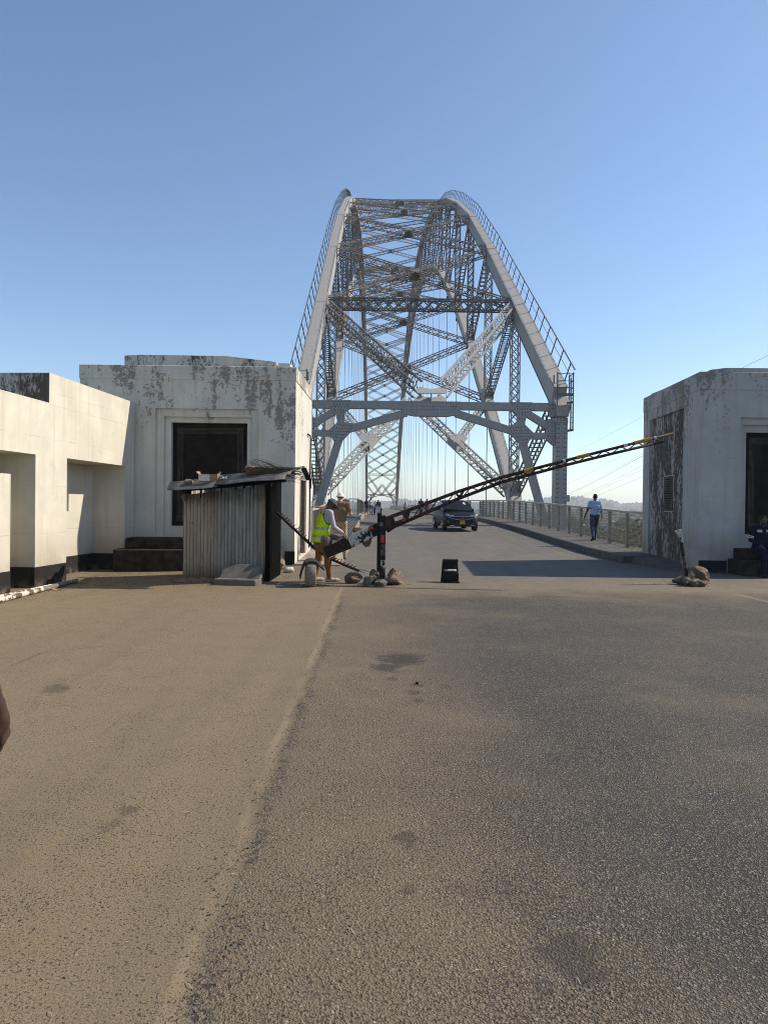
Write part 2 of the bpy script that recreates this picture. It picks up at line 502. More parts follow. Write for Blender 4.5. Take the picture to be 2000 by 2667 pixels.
# the road: forecourt and carriageway, one sheet
def asphalt():
    k = NT('dusty_asphalt')
    x, y, z = k.sep()
    wob = k.noise(2.2, 5, 0.65)
    edge = k.math('ADD', x, k.math('MULTIPLY', k.math('SUBTRACT', wob, 0.5), 0.20))
    over = k.ramp(edge, -0.585, -0.545)                                   # newer coarse overlay starts here
    yn = k.math('ADD', y, k.math('MULTIPLY', k.math('SUBTRACT', k.noise(0.9, 5, .65), 0.5), 5.0))
    over = k.math('MULTIPLY', over, k.ramp(yn, 14.5, 11.0))
    macro = k.noise(0.55, 6, 0.62)
    macro2 = k.noise(2.8, 5, 0.6)
    # fine old surface: dust with dark pits and a few pale grains
    n1 = k.noise(120, 3, 0.7)
    pit = k.noise(88, 2, 0.55, dist=0.6)
    c_old = k.mix(k.ramp(n1, 0.32, 0.66), (0.112, 0.084, 0.049), (0.232, 0.179, 0.106))
    pits = k.ramp(k.math('ADD', pit, k.math('MULTIPLY', k.math('SUBTRACT', macro2, 0.5), 0.22)), 0.425, 0.35)
    c_old = k.mix(k.math('MULTIPLY', pits, 0.92), c_old, (0.034, 0.025, 0.017))
    c_old = k.mix(k.math('MULTIPLY', k.ramp(k.noise(70, 2, 0.5), 0.70, 0.74), 0.7), c_old, (0.40, 0.33, 0.24))
    # coarse overlay: rounded chippings, filled with dust towards the left
    wv = k.n('ShaderNodeTexNoise'); k.set(wv.inputs['Vector'], k.p); wv.inputs['Scale'].default_value = 45; wv.inputs['Detail'].default_value = 2
    off = k.n('ShaderNodeVectorMath', operation='MULTIPLY_ADD'); k.set(off.inputs[0], wv.outputs['Color']); off.inputs[1].default_value = (.016, .016, .016); k.set(off.inputs[2], k.p)
    v2 = k.voro(78, vec=off.outputs[0])
    v4 = k.voro(125, vec=off.outputs[0])
    st = k.sep(v2.outputs['Color'])
    dome = k.ramp(v2.outputs['Distance'], 0.62, 0.12)
    dome2 = k.ramp(v4.outputs['Distance'], 0.62, 0.15)
    size = k.ramp(st[2], 0.35, 0.45)
    hgt = k.math('MAXIMUM', k.math('MULTIPLY', dome, size), k.math('MULTIPLY', dome2, 0.6))
    gap = k.ramp(hgt, 0.22, 0.42)
    c_stone = k.mix(st[0], (0.060, 0.050, 0.039), (0.176, 0.148, 0.111))
    dustk = k.math('ADD', k.ramp(x, 2.3, -1.3, 0, .92), k.math('MULTIPLY', k.math('SUBTRACT', macro, 0.52), 0.75), clamp=True)
    c_gap = k.mix(dustk, (0.014, 0.012, 0.011), (0.038, 0.028, 0.020))  # dark gap colour paints the shadow between chippings
    c_new = k.mix(gap, c_gap, c_stone)
    fill = k.ramp(k.math('ADD', k.noise(75, 4, 0.7), k.math('MULTIPLY', dustk, 0.26)), 0.52, 0.70)
    c_new = k.mix(k.math('MULTIPLY', k.math('MULTIPLY', fill, k.ramp(dustk, 0.02, 0.4, .15, 1)), 0.88), c_new, k.mix(n1, (0.116, 0.088, 0.054), (0.216, 0.168, 0.105)))
    spk = k.ramp(k.math('ADD', k.noise(70, 2, 0.55, dist=0.6), k.math('MULTIPLY', k.math('SUBTRACT', macro2, 0.5), 0.25)), 0.435, 0.375)
    c_new = k.mix(k.math('MULTIPLY', spk, 0.9), c_new, (0.030, 0.025, 0.021))
    pick = k.math('MULTIPLY', k.ramp(st[1], 0.965, 0.975), gap)
    c_new = k.mix(k.math('MULTIPLY', pick, 0.5), c_new, (0.34, 0.31, 0.26))
    c = k.mix(over, c_old, c_new)
    # black rim where the overlay breaks off
    rim = k.math('MULTIPLY', k.ramp(k.math('ABSOLUTE', k.math('SUBTRACT', edge, -0.53)), 0.055, 0.01), k.ramp(k.noise(34, 4), 0.48, 0.56))
    rim = k.math('MULTIPLY', k.math('MULTIPLY', rim, k.ramp(y, 13, 11.5)), k.ramp(k.noise(2.5, 4, .7), .40, .58))
    c = k.mix(k.math('MULTIPLY', rim, 0.85), c, (0.028, 0.025, 0.023))
    # bridge carriageway and beyond: smooth grey
    c_deck = k.mix(k.ramp(macro2, 0.3, 0.7), (0.088, 0.078, 0.066), (0.122, 0.108, 0.090))
    wheel = k.noise(1.0, 4, 0.6, vec=k.mapped((1.6, 0.05, 1)))
    c_deck = k.mix(k.math('MULTIPLY', k.ramp(wheel, 0.5, 0.66), 0.35), c_deck, (0.060, 0.053, 0.046))
    deck = k.math('MULTIPLY', k.ramp(yn, 12.0, 17.0), k.ramp(x, -2.4, -0.8))
    c = k.mix(deck, c, c_deck)
    # large scale dust and wear
    c = k.mix(k.math('MULTIPLY', k.ramp(macro, 0.45, 0.75), 0.30), c, (0.205, 0.160, 0.102))
    c = k.mix(k.math('MULTIPLY', k.ramp(macro2, 0.58, 0.78), 0.30), c, (0.060, 0.050, 0.042))
    ruts = k.noise(0.6, 3, 0.55, vec=k.mapped((2.2, 0.16, 1)))
    c = k.mix(k.math('MULTIPLY', k.ramp(ruts, 0.5, 0.72), 0.28), c, (0.075, 0.064, 0.054))
    # worn yellow edge lines
    yl = k.ramp(k.math('ABSOLUTE', k.math('ADD', x, k.math('ADD', 0.625, k.math('MULTIPLY', k.math('SUBTRACT', wob, 0.5), 0.14)))), 0.036, 0.012)
    yr = k.ramp(k.math('ABSOLUTE', k.math('SUBTRACT', x, 6.66)), 0.06, 0.045)
    wear = k.ramp(k.noise(1.1, 5, 0.7, vec=k.mapped((1, 0.5, 1))), 0.38, 0.62, 0.15, 0.85)
    yy = k.math('MULTIPLY', k.math('MULTIPLY', k.math('MAXIMUM', yl, yr), wear), k.ramp(y, 15.5, 14.5))
    c = k.mix(k.math('MULTIPLY', yy, 0.50), c, (0.29, 0.222, 0.138))
    # fine cracks
    cr = k.voro(0.8, 'DISTANCE_TO_EDGE', vec=k.mapped((1, 0.55, 1)))
    crk = k.math('MULTIPLY', k.ramp(cr.outputs['Distance'], 0.007, 0.002), k.ramp(k.noise(0.5, 3), 0.54, 0.62))
    c = k.mix(k.math('MULTIPLY', crk, 0.35), c, (0.03, 0.026, 0.022))
    # oil and water stains, each a blot of its own
    stains = [(1050, 1718, .30, .95), (1005, 1738, .19, .85), (1085, 1784, .07, .75), (1020, 1768, .07, .6), (1075, 1803, .08, .6), (1085, 1825, .06, .6), (1160, 1788, .08, .45),
              (1060, 2185, .085, .55), (1062, 2320, .04, .5), (1480, 2490, .14, .62), (1415, 2570, .055, .4), (140, 1795, .16, .5), (1690, 1905, .22, .3),
              (335, 2115, .07, .5), (300, 2145, .07, .4), (1780, 2120, .16, .25), (1215, 2320, .09, .25)]
    sn = k.noise(7, 7, 0.78)
    total = None
    for (px, py, r, a) in stains:
        g = on_ground(px, py)
        dx = k.math('MULTIPLY', k.math('SUBTRACT', x, g.x), 1.0)
        dy = k.math('MULTIPLY', k.math('SUBTRACT', y, g.y), 0.75)
        d = k.math('SQRT', k.math('ADD', k.math('MULTIPLY', dx, dx), k.math('MULTIPLY', dy, dy)))
        d = k.math('ADD', d, k.math('MULTIPLY', k.math('SUBTRACT', sn, 0.5), r * 3.2))
        s = k.ramp(d, r * 0.95, r * 0.45, 0, a)
        total = s if total is None else k.math('MAXIMUM', total, s)
    c = k.mix(total, c, (0.036, 0.028, 0.021))
    # broken dirt near the wall and the post
    near = k.math('MULTIPLY', k.ramp(y, 11.0, 14.0), k.ramp(x, -1.5, -3.0))
    dirt = k.math('MULTIPLY', near, k.ramp(k.noise(5, 7, 0.75), 0.52, 0.60))
    c = k.mix(k.math('MULTIPLY', dirt, 0.45), c, (0.07, 0.05, 0.033))
    h_old = k.math('SUBTRACT', k.math('MULTIPLY', n1, 0.5), k.math('MULTIPLY', pits, 0.4))
    h_new = k.math('ADD', hgt, k.math('MULTIPLY', st[2], 0.3))
    hm = k.n('ShaderNodeMix', data_type='FLOAT')
    k.set(hm.inputs[0], k.math('MULTIPLY', over, k.math('SUBTRACT', 1.0, k.math('MULTIPLY', dustk, 0.5)))); k.set(hm.inputs[2], h_old); k.set(hm.inputs[3], h_new)
    hd = k.n('ShaderNodeMix', data_type='FLOAT')
    k.set(hd.inputs[0], deck); k.set(hd.inputs[2], hm.outputs[0]); k.set(hd.inputs[3], k.math('MULTIPLY', macro2, 0.4))
    k.bump(hd.outputs[0], 0.65, 0.011)
    return k.out(c, 0.78, spec=0.35)
M['asphalt'] = asphalt()

rx = list(np.linspace(-16, -7, 7)) + list(np.linspace(-6.5, -2.0, 10)) + [-0.9, 0, 1, 2, 3, 4, 5, 6, 7.15, 7.6] + list(np.linspace(8.2, 18, 8))
ry = list(np.linspace(-8, 16, 13)) + [17, 18, 19, 20, 20.6]
rv = [(x, y, road_height(x, y)) for y in ry for x in rx]
nrx = len(rx)
rf = [(j * nrx + i, j * nrx + i + 1, (j + 1) * nrx + i + 1, (j + 1) * nrx + i) for j in range(len(ry) - 1) for i in range(nrx - 1)]
# carriageway over the bridge
dx = [-0.95, 1.1, 3.1, 5.1, 7.15]
dy = [20.6, 21, 22, 23, 24, 26, 28, 30, 32, 35, 38, 41, 45, 50, 55, 58, 62, 67, 72, 78, 85, 97, 110, 150, 250, 375, 420]
b0 = len(rv)
rv += [(x, y, road_z(y)) for y in dy for x in dx]
rf += [(b0 + j * 5 + i, b0 + j * 5 + i + 1, b0 + (j + 1) * 5 + i + 1, b0 + (j + 1) * 5 + i) for j in range(len(dy) - 1) for i in range(4)]
me = bpy.data.meshes.new('road')
me.from_pydata(rv, [], rf)
me.materials.append(M['asphalt'])
me.polygons.foreach_set('use_smooth', [True] * len(me.polygons))
road = bpy.data.objects.new('road', me); COL.objects.link(road)
tag(road, kind='structure')

# raised footways with kerbs
def strip(mb, prof, ys, up):
    """prof: list of (x, dz) seen along +Y, closed; ys stations"""
    mb.loft([[(x, y, up(y) + dz) for x, dz in prof] for y in ys])
ysR = [20.2, 21, 22, 23, 24, 26, 28, 30, 32, 35, 38, 41, 45, 50, 55, 58, 62, 67, 72, 78, 85, 97, 110, 150, 250, 371]
mb = MB()
def kerb_profile(y):
    t = min(1, max(0, (y - 20.2) / 0.8))
    return t
rings = []
for y in ysR:
    inner = 7.10 if y < 60 else 6.9
    outer = 8.72 if y < 58.2 else 7.95
    h = 0.20
    rings.append([(inner, y, road_z(y) - 0.25), (inner, y, road_z(y) + h), (outer, y, road_z(y) + h + 0.01), (outer, y, road_z(y) - 0.25)])
mb.loft(rings)
# the broken nose of the kerb in front of the gatehouse, sinking into the forecourt
mb.loft([[(7.30, 20.2, -.2), (7.30, 20.2, .17), (8.4, 20.2, .21), (8.4, 20.2, -.2)],
         [(7.42, 19.2, -.2), (7.42, 19.2, .13), (8.4, 19.2, .18), (8.4, 19.2, -.2)],
         [(7.55, 18.3, -.2), (7.58, 18.3, .07), (8.3, 18.3, .14), (8.3, 18.3, -.2)],
         [(7.70, 17.5, -.2), (7.72, 17.5, -.01), (8.2, 17.5, .05), (8.2, 17.5, -.2)]])
pav = mb.build('pavement', [M['concrete']])
tag(pav, kind='structure')
mb = MB()
ysL = [18.25, 19, 20, 21, 22, 23, 24, 26, 28, 30, 32, 35, 38, 41, 45, 50, 52.5, 54, 58, 62, 67, 72, 78, 85, 97, 110, 150, 250, 371]
rings = []
for y in ysL:
    inner = -0.88
    outer = -2.12 if y < 53 else -1.35
    h = float(np.interp(y, [18, 19, 21, 23], [.025, .06, .14, .22]))
    rings.append([(outer, y, road_z(y) - 0.25), (outer, y, road_z(y) + h), (inner, y, road_z(y) + h), (inner, y, road_z(y) - 0.25)])
mb.loft(rings)
pav2 = mb.build('pavement', [M['sidewalk']])
tag(pav2, kind='structure')

# haze
mb = MB(); mb.box(-7000, 7000, -400, 5000, -24, 84)
k = NT('thin_haze')
hz = mb.build('haze', [k.mat])
k.t.nodes.remove(k.b)
vol = k.t.nodes.new('ShaderNodeVolumePrincipled')
vol.inputs['Color'].default_value = (0.92, 0.96, 1.0, 1)
vol.inputs['Density'].default_value = 2.4e-4
vol.inputs['Anisotropy'].default_value = 0.2
k.t.links.new(vol.outputs[0], k.t.nodes['Material Output'].inputs['Volume'])
tag(hz, kind='stuff')
# ------------------------------------------------------------------ the arch bridge
CX = 3.255; HW = 7.62
NP = 24; PL = 13.7; Y0 = 42.2
TZ = [8.2, 17.4, 26.6, 35.2, 42.5, 49.0, 54.6, 59.0, 62.6, 65.5, 67.6, 68.8, 69.2]
BZ = [-9.0, 2.4, 12.0, 20.8, 29.1, 36.1, 42.6, 47.9, 52.0, 55.2, 57.5, 58.8, 59.2]
def node(k, side, chord):
    kk = min(k, NP - k)
    return Vector((CX + side * HW, Y0 + PL * k, (TZ if chord == 't' else BZ)[kk]))
bridge = empty('arch_bridge', (CX, Y0, 0), label='pale grey steel arch bridge with lattice bracing and hanger cables, spanning behind the barrier', cat='bridge')

def lattice(mb, A, B, ref, w, h, fl=0.09, lace=0.06, seg=None, sides=('t', 'b', 'l', 'r'), style='X', end=0.4):
    """four corner angles joined by lacing; h along ref, w across"""
    A, B = Vector(A), Vector(B)
    t = (B - A); L = t.length; t.normalize()
    s = t.cross(Vector(ref)).normalized(); u = s.cross(t).normalized()
    cs = [(-1, -1), (1, -1), (1, 1), (-1, 1)]
    for a, b in cs:
        o = s * (a * w / 2) + u * (b * h / 2)
        mb.bar(A + o, B + o, fl, fl, u)
    # batten plates at both ends
    seg = seg or max(w, h)
    n = max(2, int(round((L - 2 * end) / seg)))
    for side in sides:
        if side == 't': o1, o2, nrm = s * (-w / 2) + u * (h / 2), s * (w / 2) + u * (h / 2), u
        if side == 'b': o1, o2, nrm = s * (-w / 2) - u * (h / 2), s * (w / 2) - u * (h / 2), u
        if side == 'l': o1, o2, nrm = -s * (w / 2) - u * (h / 2), -s * (w / 2) + u * (h / 2), s
        if side == 'r': o1, o2, nrm = s * (w / 2) - u * (h / 2), s * (w / 2) + u * (h / 2), s
        st = style if isinstance(style, str) else style[side]
        for i in range(n):
            p0 = A + t * (end + (L - 2 * end) * i / n); p1 = A + t * (end + (L - 2 * end) * (i + 1) / n)
            if st == 'X':
                mb.bar(p0 + o1 + nrm * .012, p1 + o2 + nrm * .012, lace, 0.02, nrm, False)
                mb.bar(p0 + o2 - nrm * .012, p1 + o1 - nrm * .012, lace, 0.02, nrm, False)
            elif st == 'Z':
                a, b = (o1, o2) if i % 2 == 0 else (o2, o1)
                mb.bar(p0 + a, p1 + b, lace, 0.02, nrm, False)
            elif st == 'L':
                mb.bar(p0 + o1, p0 + o2, lace * 1.4, 0.03, nrm, False)
            elif st == 'P':
                if i == 0:
                    mb.bar(A + (o1 + o2) / 2, B + (o1 + o2) / 2, (o2 - o1).length, 0.025, nrm)
def Vx(side): return Vector((side, 0, 0))

def rivet_line(mb, p, q, nrm, pitch, r=0.022):
    p, q, nrm = Vector(p), Vector(q), Vector(nrm).normalized()
    t = (q - p); L = t.length; t.normalize(); s = nrm.cross(t)
    n = max(1, int(L / pitch))
    for i in range(n + 1):
        c = p + t * (L * i / n)
        ring = [c + t * (r * math.cos(a)) + s * (r * math.sin(a)) for a in (0.5, 1.75, 3.0, 4.25, 5.5)]
        apex = c + nrm * r * 0.7
        for j in range(5):
            mb.poly([ring[j], ring[(j + 1) % 5], apex])

CWD, CHT = 0.86, 1.15
def chord(k, side, ch):
    A, B = node(k, side, ch), node(k + 1, side, ch)
    t = (B - A).normalized()
    mb = MB()
    a, b = A + t * 0.02, B - t * 0.02
    hgt = CHT if ch == 't' else 1.0
    mb.bar(a, b, CWD - 0.06, hgt, (0, 0, 1))
    up = Vector((1, 0, 0)).cross(t).normalized()
    if up.z < 0: up = -up
    # flange plates and splice plates
    mb.bar(a + up * (hgt / 2 + .012), b + up * (hgt / 2 + .012), CWD + .06, 0.03, up)
    mb.bar(a - up * (hgt / 2 + .012), b - up * (hgt / 2 + .012), CWD + .06, 0.03, up)
    mb.bar(A - t * .0 + up * (hgt / 2 + .04), A + t * 1.3 + up * (hgt / 2 + .04), CWD - .1, 0.025, up)
    mb.bar(B - t * 1.3 + up * (hgt / 2 + .04), B + up * (hgt / 2 + .04), CWD - .1, 0.025, up)
    o = mb.build('top_chord' if ch == 't' else 'bottom_chord', [M['steel_light'] if ch == 't' else M['steel_light']], bridge)
    if k < 4 and True:
        rm = MB()
        for e in (-1, 1):
            for off in (0.36, 0.29):
                rivet_line(rm, a + up * (hgt / 2 + .027) + Vx(e * off * 1.2), b + up * (hgt / 2 + .027) + Vx(e * off * 1.2), up, 0.2 if k < 2 else .28, 0.040)
        r = rm.build('rivets', [M['steel_dark']], o)
        r['kind'] = 'stuff'
    return o
for side in (-1, 1):
    for k_ in range(NP):
        chord(k_, side, 't'); chord(k_, side, 'b')
    for k_ in range(NP + 1):
        T, B = node(k_, side, 't'), node(k_, side, 'b')
        if 0 < k_ < NP:
            mb = MB(); lattice(mb, B + Vector((0, 0, .5)), T - Vector((0, 0, .5)), (0, 1, 0), 0.62, 0.75, 0.085, 0.075, 0.75, style={'t': 'X', 'b': 'X', 'l': 'L', 'r': 'L'})
            mb.build('web_post', [M['steel_rust'] if k_ > 2 else M['steel']], bridge)
        # gusset plates either side of the chords
        for pnt, hh in ((T, 1.5), (B, 1.3)):
            if k_ in (0, NP): continue
            g = MB()
            for e in (-1, 1):
                x = pnt.x + e * 0.455
                kk = min(k_, NP - k_)
                nxt = node(min(k_ + 1, NP), side, 't' if pnt is T else 'b'); prv = node(max(k_ - 1, 0), side, 't' if pnt is T else 'b')
                d1 = (nxt - pnt).normalized() * 1.15; d0 = (prv - pnt).normalized() * 1.15
                dn = Vector((0, 0, -1.25 if pnt is T else 1.25))
                upv = Vector((0, 0, 0.45 if pnt is T else -0.45))
                pts = [pnt + d0 + upv, pnt + upv * 1.2, pnt + d1 + upv, pnt + d1 * .9 + dn * .55, pnt + dn + Vector((0, .5, 0)), pnt + dn - Vector((0, .5, 0)), pnt + d0 * .9 + dn * .55]
                g.prism([(p.y, p.z) for p in pts], x - .015, x + .015, axis='x')
            g.build('gusset_plate', [M['steel']], bridge)
    for k_ in range(NP):
        if k_ < NP // 2: A, B = node(k_, side, 't'), node(k_ + 1, side, 'b')
        else: A, B = node(k_, side, 'b'), node(k_ + 1, side, 't')
        t = (B - A).normalized()
        mb = MB(); lattice(mb, A + t * .6, B - t * .6, (1, 0, 0), 0.62, 0.6, 0.085, 0.075, 0.62, style={'t': 'L', 'b': 'L', 'l': 'L', 'r': 'L'})
        mb.build('web_diagonal', [M['steel_rust']], bridge)
    for k_ in range(2, NP - 1):
        B = node(k_, side, 'b')
        zd = road_z(B.y) - 0.2
        mb = MB()
        for e in (-.07, .07):
            mb.tube([(B.x, B.y + e, zd), (B.x, B.y + e, B.z - 2.1)], 0.032, 6)
        mb.box(B.x - .16, B.x + .16, B.y - .16, B.y + .16, B.z - 2.15, B.z - 1.7)
        mb.box(B.x - .13, B.x - .09, B.y - .10, B.y + .10, B.z - 1.7, B.z - .4)
        mb.box(B.x + .09, B.x + .13, B.y - .10, B.y + .10, B.z - 1.7, B.z - .4)
        mb.build('hanger_cable', [M['cable']], bridge)

def cross_brace(k, ch, mat):
    """X between node k and k+1 of the two arches, with the dark box at its crossing"""
    L0, L1, R0, R1 = node(k, -1, ch), node(k + 1, -1, ch), node(k, 1, ch), node(k + 1, 1, ch)
    ctr = (L0 + R1) / 2
    nrm = (R0 - L0).cross(L1 - L0).normalized()
    if nrm.z < 0: nrm = -nrm
    dep = 0.68 if ch == 't' else 0.62
    for P in (L0, L1, R0, R1):
        d = (ctr - P).normalized()
        mb = MB()
        lattice(mb, P + d * 0.7, ctr - d * 0.35, nrm, 0.45, dep, 0.08, 0.065, 0.72, sides=('t', 'b', 'l', 'r'), style={'t': 'Z', 'b': 'Z', 'l': 'Z', 'r': 'Z'}, end=.25)
        mb.build('lateral_brace', [mat], bridge)
    g = MB()
    t = (L1 - L0).normalized()
    e1 = Vector((1, 0, 0))
    bs = [ctr + e1 * a * .42 + t * b * .42 - nrm * .40 for a, b in ((-1, -1), (1, -1), (1, 1), (-1, 1))]
    ts = [p + nrm * .80 for p in bs]
    g.hexa(bs, ts)
    g.build('crossing_box', [M['steel_rust']], bridge)
for k_ in range(1, NP - 1):
    cross_brace(k_, 't', M['steel_rust'])
for k_ in range(2, NP - 2):
    cross_brace(k_, 'b', M['steel_rust'])

def strut(A, B, w, h, mat, style, name, ref=(0, 0, 1), seg=.75, fl=.1, lace=.09):
    mb = MB(); lattice(mb, A, B, ref, w, h, fl, lace, seg, style=style)
    return mb.build(name, [mat], bridge)
for near in (True, False):
    e = (lambda k: k) if near else (lambda k: NP - k)
    a, b = node(e(1), -1, 't'), node(e(1), 1, 't')
    strut(a + Vx(.5), b - Vx(.5), .6, .80, M['steel_rust'], {'t': 'Z', 'b': 'Z', 'l': 'X', 'r': 'X'}, 'portal_strut', seg=.8)
    # inverted V from the first top nodes down to the middle of the end portal
    ap = Vector((CX, Y0 + PL * e(0), 8.15)) + Vector((0, .5 if near else -.5, .25))
    tn = (node(e(1), 1, 't') - node(e(0), 1, 't')).normalized()
    nr = Vector((1, 0, 0)).cross(tn)
    for s_ in (-1, 1):
        P = node(e(1), s_, 't'); d = (ap - P).normalized()
        strut(P + d * .9, ap + Vx(s_ * .55) - d * .55, .55, .95, M['steel_light'] if s_ > 0 else M['steel_rust'], {'t': 'Z', 'b': 'Z', 'l': 'X', 'r': 'X'}, 'portal_diagonal', ref=nr, seg=.6, fl=.11, lace=.075)
    # bottom plane: inverted V from the lower end nodes to the middle of node 2, with short ties to its corners
    mid = (node(e(2), -1, 'b') + node(e(2), 1, 'b')) / 2
    bt = (node(e(2), 1, 'b') - node(e(1), 1, 'b')).normalized(); nb = Vector((1, 0, 0)).cross(bt)
    for s_ in (-1, 1):
        P = node(e(1), s_, 'b'); d = (mid - P).normalized(); half = (P + mid) / 2
        strut(P + d * .8, half - d * .45, .55, .85, M['steel_light'], {'t': 'X', 'b': 'X', 'l': 'Z', 'r': 'Z'}, 'sway_diagonal', ref=nb, seg=.62, fl=.11, lace=.07)
        strut(half + d * .45, mid - d * .3, .55, .85, M['steel_light'], {'t': 'X', 'b': 'X', 'l': 'Z', 'r': 'Z'}, 'sway_diagonal', ref=nb, seg=.62, fl=.11, lace=.07)
        Q = node(e(2), s_, 'b'); dq = (Q - half).normalized()
        strut(half + dq * .5, Q - dq * .7, .45, .6, M['steel'], {'t': 'X', 'b': 'X', 'l': 'Z', 'r': 'Z'}, 'sway_tie', ref=nb, seg=.5, fl=.09, lace=.06)
        g = MB()
        ux = (d - nb * d.dot(nb)).normalized(); uy = nb.cross(ux)
        out = 1 if uy.dot(Q - half) > 0 else -1
        for hh in (-.44, .44):
            pts = [half - ux * .85 - uy * .36 * out, half + ux * .85 - uy * .36 * out, half + ux * .85 + uy * .3 * out, half + ux * .3 + uy * 1.0 * out, half - ux * .3 + uy * 1.0 * out, half - ux * .85 + uy * .3 * out]
            A_ = [p + nb * (hh - .015) for p in pts]; B_ = [p + nb * (hh + .015) for p in pts]
            g.loft([A_, B_])
        A_ = [half - ux * .8 - uy * .38 * out - nb * .4, half + ux * .8 - uy * .38 * out - nb * .4, half + ux * .8 - uy * .38 * out + nb * .4, half - ux * .8 - uy * .38 * out + nb * .4]
        g.poly(A_)
        g.build('sway_gusset', [M['steel_light']], bridge)
    a, b = node(e(2), -1, 'b'), node(e(2), 1, 'b')

